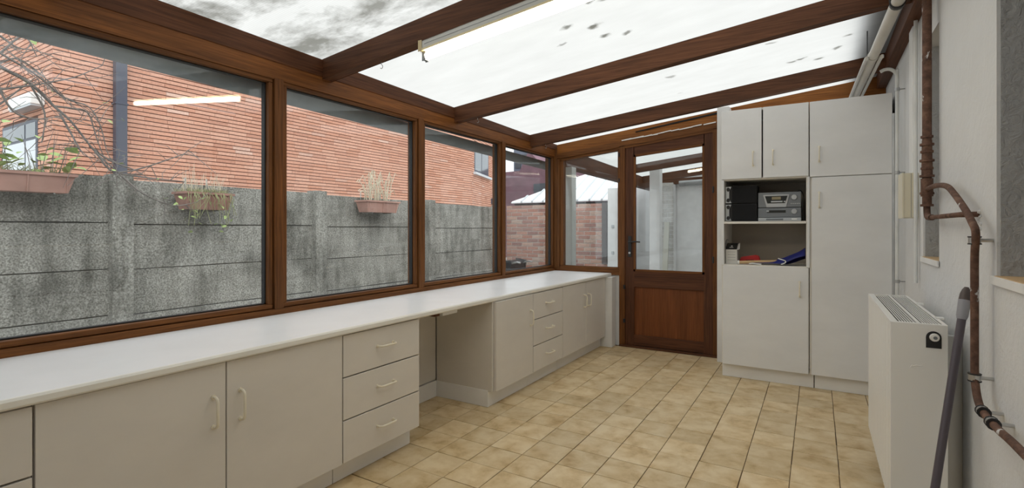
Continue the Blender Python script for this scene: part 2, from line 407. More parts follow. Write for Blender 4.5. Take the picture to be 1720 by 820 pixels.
# window 5
o = empty('window_5', (-2.03, YB, .768), 'end wall window beside the glazed door', 'window', kind='structure')
x0, x1, z0, b = XL + .02, -1.715, .768, .03
x0 += .03
sl('bead', x0, x1, z0, z0, z0 + b - .008, z0 + b - .008, W_X, o, Y0 + .01, Y0 + .07); sl('bead', x0, x1, gt(x0) - b, gt(x1) - b, gt(x0), gt(x1), W_X, o, Y0 + .01, Y0 + .07)
sl('bead', x0, x0 + b + .01, z0 + b - .008, z0 + b - .008, gt(x0) - b, gt(x0 + b) - b, W_Z, o, Y0 + .01, Y0 + .07); sl('bead', x1 - .018, x1, z0 + b - .008, z0 + b - .008, gt(x1) - b, gt(x1) - b, W_Z, o, Y0 + .01, Y0 + .07)
sl('pane', x0 + b, x1 - .018, z0 + b - .008, z0 + b - .008, gt(x0) - b, gt(x1) - b, GLASS, o, Y0 + .045, Y0 + .051, 0)
sl('corner_stile', XL + .015, x0, .768, .768, gt(XL), gt(x0), W_Z, wb, Y0 - .0, Y1)
for z in (1.06 + .62, 1.94): box('hinge_block', -1.724, -1.713, Y0 - .008, Y0 + .01, z - .02, z + .02, BLKM, o, .002)
# door
dx0, dx1 = -1.657, -.823
def dt(x): return 2.0 + .10 * (x + 1.657)
sl('door_head', -1.662, -.818, dt(-1.662) + .003, dt(-.818) + .003, gt(-1.662) + .002, gt(-.818) + .002, W_X, wb, Y0 + .004, Y1)
dr = empty('door_1', (-1.24, YB, .02), 'half glazed dark wooden door beside the tall white cupboard', 'door', kind='structure')
ya, yb = Y0 + .012, Y0 + .058
sl('stile', dx0, dx0 + .088, .022, .022, dt(dx0), dt(dx0 + .088), DOORW, dr, ya, yb); sl('stile', dx1 - .078, dx1, .022, .022, dt(dx1 - .078), dt(dx1), DOORW, dr, ya, yb)
gx0, gx1 = dx0 + .088, dx1 - .078
sl('top_rail', gx0, gx1, dt(gx0) - .085, dt(gx1) - .095, dt(gx0), dt(gx1), DOORWX, dr, ya, yb)
box('lock_rail', gx0, gx1, ya, yb, .605, .765, DOORWX, dr, .003); box('bottom_rail', gx0, gx1, ya, yb, .022, .125, DOORWX, dr, .003)
box('lower_panel', gx0, gx1, ya + .016, yb - .01, .125, .605, DOORP, dr, 0)
zb_ = .765; t0, t1 = dt(gx0) - .085, dt(gx1) - .095
sl('glazing_bead', gx0, gx1, zb_, zb_, zb_ + .014, zb_ + .014, W_X, dr, ya - .004, ya + .02); sl('glazing_bead', gx0, gx1, t0 - .014, t1 - .014, t0, t1, W_X, dr, ya - .004, ya + .02)
sl('glazing_bead', gx0, gx0 + .013, zb_, zb_, t0, t0, W_Z, dr, ya - .004, ya + .02); sl('glazing_bead', gx1 - .013, gx1, zb_, zb_, t1, t1, W_Z, dr, ya - .004, ya + .02)
sl('pane', gx0 + .01, gx1 - .01, zb_ + .01, zb_ + .01, t0 - .01, t1 - .01, GLASS, dr, ya + .02, ya + .026, 0)
hp = box('handle_plate', -1.627, -1.592, ya - .008, ya, .905, 1.115, BLKM, dr, .004)
tube_obj('lever', [(-1.61, ya - .004, 1.055), (-1.61, ya - .05, 1.055), (-1.60, ya - .057, 1.055), (-1.545, ya - .057, 1.06), (-1.49, ya - .055, 1.057)], [.009, .009, .009, .008, .006], BLKM, hp, 8)
tube_obj('lock_cylinder', [(-1.61, ya - .016, .945), (-1.61, ya, .945)], .011, STEEL, hp, 12)
for z in (.5, .62): pass
for z in (.60, .26): box('hinge', -1.674, -1.655, Y0 - .01, Y0 + .012, z - .02, z + .02, BLKM, dr, .003)
for z in (1.55, .9): box('hinge', -.826, -.812, Y0 - .008, Y0 + .012, z - .03, z + .03, BLKM, dr, .003)
# sealant smear above the door and the dark slot in the head
bm = bmesh.new()
xs = -1.69
while xs < -.86:
    ln = R.uniform(.05, .15); zz = gt(xs) + .052 + R.uniform(-.004, .004)
    prism(bm, [(xs, zz), (xs + ln, zz + ln * .10 + R.uniform(-.003, .003)), (xs + ln, zz + ln * .1 + .012), (xs, zz + .009)], 'y', Y0 - .007, Y0 + .001); xs += ln * (1.0 if R.random() < .75 else 1.2)
tag(mk('sealant_bead', bm, WPLAST), 'ragged white sealant smear on the head above the door', 'sealant')
bm = bmesh.new(); prism(bm, [(-1.55, zt(-1.55, 5) - .055), (-.78, zt(-.78, 5) - .042), (-.78, zt(-.78, 5) - .026), (-1.55, zt(-1.55, 5) - .045)], 'y', Y0 + .004, Y0 + .02)
mk('vent_slot', bm, GAP, wb)

# ---------------------------------------------------------------- plaster wall (right)
wr = empty('wall_right', (XR, 2, 0), 'rough white plaster wall with two blocked window niches', 'wall', kind='structure')
ZW = 2.40; NZ = 1.04
n1 = (2.93, 3.33, 2.12); n2 = (1.05, 2.085, 2.12)
bm = bmesh.new()
T = XR + .30
bx(bm, XR, T, YN, 5.05, -.1, NZ); bx(bm, XR, T, YN, n2[0], NZ, ZW); bx(bm, XR, T, n2[1], n1[0], NZ, ZW); bx(bm, XR, T, n1[1], 5.05, NZ, ZW)
bx(bm, XR, T, n2[0], n2[1], n2[2], ZW); bx(bm, XR, T, n1[0], n1[1], n1[2], ZW)
mk('plaster_body', bm, PLAST, wr)
for (a0, a1, zz) in (n1, n2):
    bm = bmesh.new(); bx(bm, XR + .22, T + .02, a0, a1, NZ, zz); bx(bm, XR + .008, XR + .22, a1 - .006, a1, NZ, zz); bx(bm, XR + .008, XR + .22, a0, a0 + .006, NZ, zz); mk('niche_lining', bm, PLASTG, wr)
    s = box('niche_sill', XR - .006, XR + .22, a0, a1, NZ - .02, NZ + .006, PALEW, wr, .002)
    box('sill_edge', XR - .010, XR - .004, a0 - .02, a1 + .02, NZ - .022, NZ + .004, WPAINT, s, .001)
tag(box('wall_front', -2.6, .8, YN - .15, YN, -.1, 2.5, PLAST, bevel=0), 'white plaster wall behind the camera', 'wall', kind='structure')

# ---------------------------------------------------------------- roof
ce = empty('ceiling', (-1, 2, 2.3), 'translucent ribbed sheet roof on dark sloping rafters', 'ceiling', kind='structure')
RY = [-.55, .70, 1.93, 3.17, 4.40]; RW = .065
def rafter(y, par, xa=-2.46, xb=.46):
    bm = bmesh.new(); prism(bm, [(xa, zt(xa, y) - .112), (xb, zt(xb, y) - .112), (xb, zt(xb, y)), (xa, zt(xa, y))], 'y', y, y + RW)
    return mk('rafter', bm, RF_X, par, bevel=.003)
for y in RY: rafter(y, ce)
def slab(name, x0, x1, y0, y1, up, th, m, par, cut=True):
    bm = bmesh.new(); hexa(bm, [(x0, y0, zt(x0, y0) + up), (x1, y0, zt(x1, y0) + up), (x1, y1, zt(x1, y1) + up), (x0, y1, zt(x0, y1) + up)] + [(x0, y0, zt(x0, y0) + up + th), (x1, y0, zt(x1, y0) + up + th), (x1, y1, zt(x1, y1) + up + th), (x0, y1, zt(x0, y1) + up + th)])
    return mk(name, bm, m, par)
def sheet(x0, x1, y0, y1, par):
    # a single real skin: light passes the sheet once
    bm = bmesh.new(); vv = [bm.verts.new((x, y, zt(x, y) + .004)) for x, y in ((x0, y0), (x1, y0), (x1, y1), (x0, y1))]; bm.faces.new(vv)
    return mk('roof_sheet', bm, SHEET, par)
sy = [YN - .1] + [y + RW / 2 for y in RY] + [5.06]
for a0, a1 in zip(sy, sy[1:]): sheet(-2.56, XR + .02, a0 + .001, a1 - .001, ce)
bm = bmesh.new()
for y0, y1 in ((YN, 5.04),):
    hexa(bm, [(-2.56, y0, 2.06 + (3 - y0) * .006), (XL - .0, y0, 2.06 + (3 - y0) * .006), (XL - .0, y1, 2.06 + (3 - y1) * .006), (-2.56, y1, 2.06 + (3 - y1) * .006), (-2.56, y0, zt(-2.56, y0)), (XL, y0, zt(XL, y0)), (XL, y1, zt(XL, y1)), (-2.56, y1, zt(-2.56, y1))])
mk('wall_plate', bm, RF_Y, ce, bevel=.003)
box('wall_plate', XR - .06, XR + .1, YN, 5.04, 2.305, 2.425, RF_Y, ce, .003)
slab('flashing', .24, XR + .3, YN, 5.1, .05, .006, ZINC, ce)

# ---------------------------------------------------------------- outside: gutter
gut = empty('roof_gutter', (-2.70, 2, 1.95), 'half round zinc gutter hanging outside above the windows', 'gutter')
def gz(y): return 2.02 - .0167 * (y - .6)
bm = bmesh.new(); r = .072; prevr = None
for y in (YN, 5.33):
    ring = [bm.verts.new((-2.69 + r * math.cos(t), y, gz(y) + r * math.sin(t))) for t in [math.pi + math.pi * k / 12 for k in range(13)]]
    ring += [bm.verts.new((-2.69 + (r - .004) * math.cos(t), y, gz(y) + (r - .004) * math.sin(t))) for t in [2 * math.pi - math.pi * k / 12 for k in range(13)]]
    if prevr:
        for k in range(26): bm.faces.new((prevr[k], prevr[(k + 1) % 26], ring[(k + 1) % 26], ring[k]))
    prevr = ring
mk('trough', bm, ZINC, gut, smooth=True)
bm = bmesh.new(); prism(bm, [(-2.69 + r * math.cos(math.pi + math.pi * k / 12), gz(5.33) + r * math.sin(math.pi + math.pi * k / 12)) for k in range(13)], 'y', 5.33, 5.336); mk('end_cap', bm, ZINC, gut)
box('fascia_board', -2.60, -2.56, YN, 5.33, 1.99, 2.10, RF_Y, gut)

# ---------------------------------------------------------------- worktop
wt = empty('worktop', (-2.14, 1.8, TOPZ), 'long white worktop running under the windows to the corner', 'worktop')
xf = -1.838
def xfy(y): return -1.84 + max(0, y - 2.1) * .0155
ST = [YN + .02, 2.1, 4.94]
for y0, y1 in zip(ST, ST[1:]):
    a0, a1 = xfy(y0), xfy(y1)
    bm = bmesh.new(); prism(bm, [(XL + .002, y0), (a0 - .012, y0), (a1 - .012, y1), (XL + .002, y1)], 'z', TOPZ - .03, TOPZ); mk('top_board', bm, TOPM, wt)
    bm = bmesh.new(); prof = [(-.012, -.03), (-.004, -.030), (0, -.024), (0, -.008), (-.005, -.001), (-.012, 0)]
    v0 = [bm.verts.new((a0 + p[0], y0, TOPZ + p[1])) for p in prof]; v1 = [bm.verts.new((a1 + p[0], y1, TOPZ + p[1])) for p in prof]
    bm.faces.new(v0); bm.faces.new(v1[::-1])
    for i in range(6): bm.faces.new((v0[i], v0[(i + 1) % 6], v1[(i + 1) % 6], v1[i]))
    mk('front_edge', bm, TOPE, wt)
box('joint_strip', XL + .05, xf - .02, 2.46, 2.462, TOPZ - .001, TOPZ + .0004, TOPE, wt, 0)

# ---------------------------------------------------------------- handles
def handle_mesh(name, L, out, axis):
    """D handle: axis 'z' or 'y' along, pulled towards +x"""
    r = .0052; h = L / 2; pts = []
    raw = [(0, -h), (out * .55, -h), (out * .88, -h + .006), (out, -h + .016), (out, 0), (out, h - .016), (out * .88, h - .006), (out * .55, h), (0, h)]
    for o_, t in raw: pts.append((o_, 0, t) if axis == 'z' else (o_, t, 0))
    bm = bmesh.new(); tube(bm, pts, r, 8)
    for t in (-h, h): 
        a0 = (0, 0, t) if axis == 'z' else (0, t, 0); a1 = (.004, 0, t) if axis == 'z' else (.004, t, 0); tube(bm, [a0, a1], .0085, 10)
    return mesh_of(name, bm, CREAM, True)
HZ = handle_mesh('handle_upright', .108, .030, 'z'); HY = handle_mesh('handle_level', .108, .030, 'y')
def handle(me, loc, parent, rz=0): 
    return link('handle', me, loc, parent, (0, 0, rz))

# ---------------------------------------------------------------- base cabinets
def base_cab(name, y0, y1, xfr, kind, label, cat, hands=None, ends=(0, 0), plx=None):
    t = empty(name, (-2.15, (y0 + y1) / 2, 0), label, cat)
    zb, zt_ = .108, TOPZ - .031; plx = plx if plx is not None else xfr - .07
    bm = bmesh.new(); xb = -2.40; th = .016; xc = xfr - .019
    bx(bm, xb, xc, y0 + .0005, y0 + th, zb, zt_); bx(bm, xb, xc, y1 - th, y1 - .0005, zb, zt_); bx(bm, xb, xc, y0 + th, y1 - th, zb, zb + th); bx(bm, xb, xb + .008, y0 + th, y1 - th, zb + th, zt_); bx(bm, xb + .01, xc, y0 + th, y1 - th, zt_ - .016, zt_)
    mk('carcass', bm, CARC, t)
    box('plinth', plx - .016, plx, y0 + .001, y1 - .001, .002, zb, PLINTH, t, .001)
    x0 = xfr - .018
    if kind == 'drawers':
        hgt = (zt_ - .004 - zb) / 3
        for k in range(3):
            za = zb + k * hgt + .003; zc = zb + (k + 1) * hgt - .003
            d = box('drawer_front', x0, xfr, y0 + .0022, y1 - .0022, za, zc, FRONT, t, .0018)
            handle(HY, (xfr, (y0 + y1) / 2 + .005, (za + zc) / 2 + .008), d)
    else:
        n = len(kind); wd = (y1 - y0) / n
        for k, side in enumerate(kind):
            a0 = y0 + k * wd + .0022; a1 = y0 + (k + 1) * wd - .0022
            d = box('door', x0, xfr, a0, a1, zb + .0, zt_ - .004, FRONT, t, .0018)
            handle(HZ, (xfr, a1 - .045 if side == 'R' else a0 + .05, .53 if name != 'x' else .5), d)
    return t
XN, XF = -1.858, -1.818
base_cab('drawer_cabinet', -.01, .512, XN, 'drawers', 'white three drawer base cabinet cut off by the left picture edge', 'cabinet')
base_cab('base_cabinet', .514, 1.578, XN, 'RL', 'large two door white base cabinet nearest the camera', 'cabinet')
base_cab('drawer_cabinet', 1.58, 2.10, XN, 'drawers', 'white three drawer base cabinet beside the open knee space', 'cabinet')
base_cab('base_cabinet', -.53, -.012, XN, 'R', 'one door white base cabinet left of the frame', 'cabinet')
base_cab('base_cabinet', 2.808, 3.318, XF, 'R', 'single door white base cabinet at far side of the knee space', 'cabinet', plx=-1.872)
base_cab('drawer_cabinet', 3.32, 3.832, XF, 'drawers', 'white three drawer base cabinet between two door cabinets further back', 'cabinet', plx=-1.872)
base_cab('base_cabinet', 3.834, 4.826, XF, 'RL', 'two door white base cabinet nearest the glazed door', 'cabinet', plx=-1.872)
# flanking side panel and skirting of the far block, back board of the knee space
sp = empty('side_panel', (-2.1, 2.798, 0), 'white end panel with plinth strip facing the knee space', 'panel')
box('board', -2.31, -1.838, 2.790, 2.806, .108, TOPZ - .032, CARC, sp, .001); box('plinth_strip', -2.31, -1.870, 2.786, 2.807, .002, .112, PLINTH, sp, .001)
bp = empty('back_panel', (-2.31, 2.4, 0), 'white board closing the rear of the open knee space', 'panel')
box('board', -2.328, -2.314, 2.102, 2.785, .12, TOPZ - .033, CARC, bp, .001); box('plinth_strip', -2.33, -2.305, 2.102, 2.785, .002, .115, PLINTH, bp, .001)
tag(box('wooden_batten', -2.30, -1.872, 2.25, 2.29, TOPZ - .052, TOPZ - .0315, RF_X), 'small brown batten under the worktop in the knee space', 'batten')
tag(box('bracket_block', -1.93, -1.865, 2.31, 2.45, TOPZ - .055, TOPZ - .0315, WPLAST, bevel=.003), 'small white plastic bracket under the worktop in the knee space', 'bracket')
bpst = empty('boxed_post', (-1.8, 4.88, 0), 'short white boxed post between the base cabinets and the door', 'post')
box('front_board', -1.90, -1.752, 4.832, 4.848, .001, .690, WPAINT, bpst, .002); box('side_board', -1.77, -1.752, 4.850, 4.935, .001, .690, WPAINT, bpst, .002); box('cap', -1.86, -1.748, 4.828, 4.94, .690, .702, WPAINT, bpst, .002)

# ---------------------------------------------------------------- tall cupboards
YC = 4.34
def tall_door(name, x0, x1, z0, z1, par, hx=None, hz=None):
    d = box(name, x0, x1, YC, YC + .018, z0, z1, TALLF, par, .0018)
    if hx is not None: handle(HZ, (hx, YC, hz), d, -math.pi / 2)
    return d
ya, yb = YC + .019, 4.93
lc = empty('shelf_cupboard', (-.35, 4.6, 0), 'white cupboard with two open shelves between its doors', 'cupboard')
XA, XB = -.655, -.050
bm = bmesh.new(); bx(bm, XA, XA + .018, ya, yb, .11, 2.13); bx(bm, XB - .018, XB, ya, yb, .11, 2.13); bx(bm, XA + .018, XB - .018, ya, yb, 2.112, 2.13); bx(bm, XA + .018, XB - .018, ya, yb, .11, .128); bx(bm, XA + .018, XB - .018, ya, yb, 1.572, 1.59)
mk('carcass', bm, SHELFW, lc)
box('front_stile', XA, XA + .018, YC + .002, ya, .90, 1.575, TALLF, lc, .001); box('front_stile', XB - .012, XB + .004, YC + .002, ya, .90, 1.575, TALLF, lc, .001)
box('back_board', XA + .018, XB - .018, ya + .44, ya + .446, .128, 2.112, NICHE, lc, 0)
box('shelf', XA + .018, XB - .018, YC + .004, ya + .438, 1.228, 1.246, SHELFW, lc, .001)
box('shelf', XA + .018, XB - .018, YC + .0035, ya + .438, .885, .905, SHELFW, lc, .001)
box('plinth', XA, XB + .03, YC + .045, YC + .062, .001, .11, PLINTH, lc, .001)
tall_door('upper_door', XA, -.366, 1.582, 2.128, lc, -.425, 1.735); tall_door('upper_door', -.356, XB - .003, 1.582, 2.128, lc, -.287, 1.735)
tall_door('lower_door', XA + .01, XB - .003, .108, .896, lc, -.11, .735)
rc = empty('tall_cupboard', (.2, 4.6, 0), 'tall plain white cupboard beside the plaster wall', 'cupboard')
XC, XD = -.046, .446
bm = bmesh.new(); bx(bm, XC, XC + .018, ya, yb, .11, 2.13); bx(bm, XD - .018, XD, ya, yb, .11, 2.13); bx(bm, XC + .018, XD - .018, ya, yb, 2.112, 2.13); bx(bm, XC + .018, XD - .018, ya, yb, .11, .128); bx(bm, XC + .018, XD - .018, yb - .006, yb, .128, 2.112); bx(bm, XC + .018, XD - .018, ya, yb - .01, 1.56, 1.578)
mk('carcass', bm, SHELFW, rc)
box('plinth', XC + .032, XD, YC + .045, YC + .062, .001, .11, PLINTH, rc, .001)
tall_door('upper_door', XC + .002, XD, 1.573, 2.128, rc, .015, 1.737); tall_door('tall_door', XC + .014, XD, .108, 1.567, rc, .015, 1.40)
tag(box('white_post', -.762, -.662, 4.80, 4.93, .001, 2.27, WPAINT, bevel=.003), 'tall white painted post between the glazed door and the cupboard', 'post')

# ---- things on the shelves
ZS = 1.246
def speaker(z, label):
    t = empty('loudspeaker', (-.51, 4.5, z), label, 'loudspeaker', 'stereo loudspeakers')
    box('cabinet', -.633, -.405, 4.405, 4.60, z + .001, z + .142, BLACKP, t, .004)
    box('grille_cloth', -.585, -.409, 4.398, 4.405, z + .006, z + .137, CLOTH, t, .002)
    bm = bmesh.new()
    pts = [(-.632, z + .006), (-.590, z + .006), (-.606, z + .045), (-.606, z + .098), (-.590, z + .137), (-.632, z + .137)]
    prism(bm, pts, 'y', 4.392, 4.405); tr = mk('silver_trim', bm, SILV, t)
    for zz in (z + .028, z + .115):
        bm = bmesh.new(); c = -.612; prism(bm, [(c + .013 * math.cos(a_) , zz + .016 * math.sin(a_)) for a_ in [k * math.pi / 8 for k in range(16)]], 'y', 4.390, 4.3925); mk('port', bm, BLACKP, tr)
speaker(ZS, 'black loudspeaker lying on the shelf, lower of the two'); speaker(ZS + .143, 'black loudspeaker lying on top of the other one')
st = empty('stereo_system', (-.25, 4.5, ZS), 'compact grey stereo with display and two round knobs on shelf', 'stereo')
SX0, SX1, SYF = -.398, -.102, 4.42
box('housing', SX0 + .004, SX1 - .004, SYF + .012, 4.66, ZS + .001, ZS + .222, BLACKP, st, .004)
u = box('tuner_front', SX0, SX1, SYF, SYF + .014, ZS + .108, ZS + .226, GREYP, st, .004)
m_ = box('deck_front', SX0, SX1, SYF - .002, SYF + .014, ZS + .030, ZS + .104, GREYP, st, .004)
l_ = box('disc_tray_front', SX0, SX1, SYF - .006, SYF + .014, ZS + .002, ZS + .028, SILV, st, .003)
bm = bmesh.new(); prism(bm, [(-.358, ZS + .205), (-.182, ZS + .205), (-.205, ZS + .112), (-.335, ZS + .112)], 'y', SYF - .008, SYF); dsp = mk('display_bezel', bm, SILV, u, bevel=.002)
bm = bmesh.new(); prism(bm, [(-.348, ZS + .197), (-.192, ZS + .197), (-.209, ZS + .140), (-.331, ZS + .140)], 'y', SYF - .0105, SYF - .008); mk('display_window', bm, DARKG, u)
box('lcd', -.300, -.238, SYF - .012, SYF - .0105, ZS + .168, ZS + .190, LCD, u, 0)
box('button', -.306, -.226, SYF - .0135, SYF - .0105, ZS + .147, ZS + .158, SILV, u, .002); box('button', -.218, -.205, SYF - .0135, SYF - .0105, ZS + .147, ZS + .157, SILV, u, .002)
for zz, pp in ((ZS + .184, u), (ZS + .075, m_)): tube_obj('knob', [(-.148, SYF, zz), (-.148, SYF - .016, zz)], [.021, .018], SILV, pp, 18)
for k in range(5): box('small_button', -.172 + k * .013, -.163 + k * .013, SYF - .003, SYF, ZS + .132, ZS + .139, SILV, u, .001)
box('cassette_slot', -.335, -.205, SYF - .0045, SYF - .002, ZS + .066, ZS + .086, DARKG, m_, .001); box('eject_button', -.338, -.320, SYF - .007, SYF - .0045, ZS + .074, ZS + .086, SILV, m_, .001)
box('tray_lip', -.340, -.222, SYF - .012, SYF - .006, ZS + .010, ZS + .022, GREYP, l_, .002); box('power_button', -.165, -.13, SYF - .009, SYF - .006, ZS + .012, ZS + .021, WPLAST, l_, .001)
tag(tube_obj('power_cable', curve([(-.14, 4.64, ZS + .232), (-.112, 4.56, ZS + .245), (-.088, 4.47, ZS + .20), (-.092, 4.43, ZS + .14), (-.094, 4.44, ZS + .07), (-.085, 4.46, ZS + .006)]), .0035, BLACKP, n=6), 'thin black power cable looping beside the grey stereo', 'cable')
Z2 = .905
cb = empty('carton', (-.58, 4.46, Z2), 'small white carton with black open lid on the lower shelf', 'box')
bm = bmesh.new(); prism(bm, [(4.40, Z2 + .001), (4.49, Z2 + .001), (4.49, Z2 + .161), (4.40, Z2 + .116)], 'x', -.632, -.548); mk('body', bm, CARD, cb)
bm = bmesh.new(); prism(bm, [(4.399, Z2 + .117), (4.49, Z2 + .1625), (4.49, Z2 + .1645), (4.399, Z2 + .119)], 'x', -.633, -.550); mk('lid', bm, BLACKP, cb)
bm = bmesh.new(); hexa(bm, [(-.549, 4.40, Z2 + .112), (-.547, 4.40, Z2 + .112), (-.547, 4.49, Z2 + .158), (-.549, 4.49, Z2 + .158), (-.530, 4.40, Z2 + .120), (-.528, 4.40, Z2 + .120), (-.536, 4.49, Z2 + .168), (-.538, 4.49, Z2 + .168)]); mk('side_flap', bm, CARD, cb)
tube_obj('emblem', [(-.592, 4.445, Z2 + .1418), (-.592, 4.4445, Z2 + .1428)], .007, WPLAST, cb, 12)
bm = bmesh.new(); prism(bm, [(4.420, Z2 + .1292), (4.428, Z2 + .1332), (4.4276, Z2 + .1340), (4.4196, Z2 + .1300)], 'x', -.607, -.578); mk('emblem_word', bm, CARD, cb)
for k in range(4): box('print_line', -.618, -.560, 4.3992, 4.40, Z2 + .03 + k * .022, Z2 + .032 + k * .022, GREYP, cb, 0)
bm = bmesh.new(); box_ = [(-.545, Z2 + .001), (-.395, Z2 + .001), (-.410, Z2 + .055), (-.43, Z2 + .062), (-.530, Z2 + .045)]; prism(bm, box_, 'y', 4.53, 4.60)
rd = empty('red_case', (-.47, 4.56, Z2), 'red plastic tool case behind the wooden stick on lower shelf', 'case'); mk('shell', bm, RED, rd, bevel=.006)
bm = bmesh.new(); prism(bm, [(-.505, Z2 + .006), (-.43, Z2 + .006), (-.44, Z2 + .034), (-.495, Z2 + .030)], 'y', 4.527, 4.531); mk('grip_opening', bm, plain('deep_red', (.22, .008, .008), .5), rd)
sk = empty('wooden_stick', (-.4, 4.4, Z2), 'pale wooden stick with white end cap on lower shelf', 'stick')
tube_obj('rod', [(-.535, 4.375, Z2 + .016), (-.21, 4.47, Z2 + .030)], .0125, PALEW, sk, 12); tube_obj('end_cap', [(-.542, 4.373, Z2 + .016), (-.530, 4.377, Z2 + .0165)], .0150, WPLAST, sk, 12)
# blue bag: folded nylon with raised right end
bag = empty('blue_bag', (-.2, 4.46, Z2), 'crumpled dark blue nylon bag with white cord on lower shelf', 'bag')
bm = bmesh.new(); nx, ny = 18, 9; grid = []
for i in range(nx + 1):
    row = []
    for j in range(ny + 1):
        u_, v_ = i / nx, j / ny; x = -.44 + .365 * u_; y = 4.39 + .17 * v_ * (.5 + .5 * u_) + .02 * math.sin(6 * u_)
        z = Z2 + .004 + (.014 + .17 * max(0, u_ - .30) ** 1.1 * (.4 + .6 * v_)) * math.sin(math.pi * min(1, v_ * .9 + .1)) ** .5 + .008 * math.sin(9 * u_ + 5 * v_) * u_ + .10 * max(0, u_ - .62)
        row.append(bm.verts.new((x, y, max(z, Z2 + .003))))
    grid.append(row)
for i in range(nx):
    for j in range(ny): bm.faces.new((grid[i][j], grid[i + 1][j], grid[i + 1][j + 1], grid[i][j + 1]))
bo = mk('cloth', bm, BLUE, bag, smooth=True); so_ = bo.modifiers.new('thick', 'SOLIDIFY'); so_.thickness = .003
tube_obj('cord', curve([(-.255, 4.375, Z2 + .055), (-.24, 4.372, Z2 + .05), (-.222, 4.37, Z2 + .045), (-.205, 4.37, Z2 + .037), (-.205, 4.37, Z2 + .026), (-.22, 4.372, Z2 + .016), (-.235, 4.375, Z2 + .010)]), .004, WPLAST, bag, 6)
tube_obj('trim', curve([(-.455, 4.372, Z2 + .008), (-.43, 4.366, Z2 + .012), (-.40, 4.366, Z2 + .008), (-.37, 4.37, Z2 + .007)]), .005, WPLAST, bag, 6)
tag(tube_obj('wire_hook', curve([(-.634, 4.41, Z2 + .13), (-.632, 4.41, Z2 + .18), (-.625, 4.41, Z2 + .195), (-.612, 4.41, Z2 + .19)]), .002, BLKM, n=6), 'thin bent black wire hook behind the small carton', 'hook')

# ---------------------------------------------------------------- radiator
rad = empty('radiator', (.32, 2.83, .14), 'white panel radiator with slotted top on the plaster wall', 'radiator')
rx0, rx1, ry0, ry1, rz0, rz1 = .236, .402, 2.352, 3.30, .135, .842
bm = bmesh.new(); pts = []
y = ry0 + .03; pts.append((ry0 + .002, rx0))
while y < ry1 - .03:
    pts += [(y, rx0), (y + .004, rx0 + .009), (y + .010, rx0 + .009), (y + .014, rx0)]; y += .0333
pts += [(ry1 - .002, rx0), (ry1 - .002, rx0 + .014), (ry0 + .002, rx0 + .014)]
v0 = [bm.verts.new((p[1], p[0], rz0)) for p in pts]; v1 = [bm.verts.new((p[1], p[0], rz1 - .012)) for p in pts]
for i in range(len(pts)): bm.faces.new((v0[i], v0[(i + 1) % len(pts)], v1[(i + 1) % len(pts)], v1[i]))
bm.faces.new(v0[::-1]); bm.faces.new(v1)
mk('front_panel', bm, RADW, rad)
box('rear_panel', rx1 - .014, rx1, ry0 + .004, ry1 - .004, rz0, rz1 - .012, RADW, rad, .002)
box('core', rx0 + .03, rx1 - .03, ry0 + .01, ry1 - .01, rz0 + .03, rz1 - .03, RADB, rad, 0)
sdp = box('side_panel', rx0, rx1, ry0, ry0 + .004, rz0, rz1, RADW, rad, .0015); box('side_panel', rx0, rx1, ry1 - .004, ry1, rz0, rz1, RADW, rad, .0015)
bm = bmesh.new(); z0, z1 = rz1 - .012, rz1
bx(bm, rx0, rx0 + .024, ry0 + .004, ry1 - .004, z0, z1); bx(bm, rx1 - .012, rx1, ry0 + .004, ry1 - .004, z0, z1); bx(bm, rx0 + .024, rx1 - .012, ry0 + .004, ry0 + .02, z0, z1); bx(bm, rx0 + .024, rx1 - .012, ry1 - .02, ry1 - .004, z0, z1); bx(bm, rx0 + .081, rx0 + .092, ry0 + .02, ry1 - .02, z0, z1)
gr = mk('top_grille', bm, RADW, rad)
xs = [rx0 + .024 + (.057 / 7) * (k + .75) for k in range(6)] + [rx0 + .092 + (.062 / 8) * (k + .75) for k in range(7)]
for x in xs: box('grille_slat', x, x + .0036, ry0 + .02, ry1 - .02, z1 - .003, z1 - .0005, RADW, gr, 0)
box('grille_painted_shade', rx0 + .02, rx1 - .010, ry0 + .018, ry1 - .018, z0 - .006, z0 + .002, RADB, gr, 0)  # dark plate added below the slats to paint the shade in the slots
for y in (2.95, 2.52): box('clip', rx1 - .010, rx1 + .016, y - .012, y + .012, rz1 - .004, rz1 + .006, RADW, rad, .002)
# thermostat recess
tx, tz = .362, .792
bm = bmesh.new(); w_ = .022; pts = [(tx - w_, tz - .035), (tx + w_, tz - .035)] + [(tx + w_ * math.cos(a_), tz + .004 + w_ * math.sin(a_)) for a_ in [math.pi * k / 10 for k in range(11)]]
prism(bm, pts, 'y', ry0 - .0015, ry0); tv = mk('valve_opening', bm, BLACKP, sdp)
tube_obj('valve_head', [(tx + .002, ry0 - .001, tz + .004), (tx + .002, ry0 - .012, tz + .004)], [.015, .013], RADW, tv, 16); tube_obj('valve_pin', [(tx + .003, ry0 - .012, tz + .004), (tx + .003, ry0 - .014, tz + .004)], .006, GREYP, tv, 12)
bm = bmesh.new(); bx(bm, .292, .336, ry0 - .0006, ry0, .672, .6735); bx(bm, .292, .336, ry0 - .0006, ry0, .695, .6965)
tube(bm, curve([(.295, ry0, .678), (.300, ry0, .687), (.304, ry0, .684), (.312, ry0, .689), (.320, ry0, .688), (.331, ry0, .691)]), .0015, 5); tube(bm, curve([(.296, ry0, .678), (.305, ry0, .680), (.315, ry0, .679), (.332, ry0, .681)]), .0013, 5)
mk('embossed_mark', bm, RADW, sdp)
for y in (2.50, 3.12): box('wall_bracket', rx1, XR, y, y + .03, rz0 + .05, rz1 - .06, STEEL, rad)

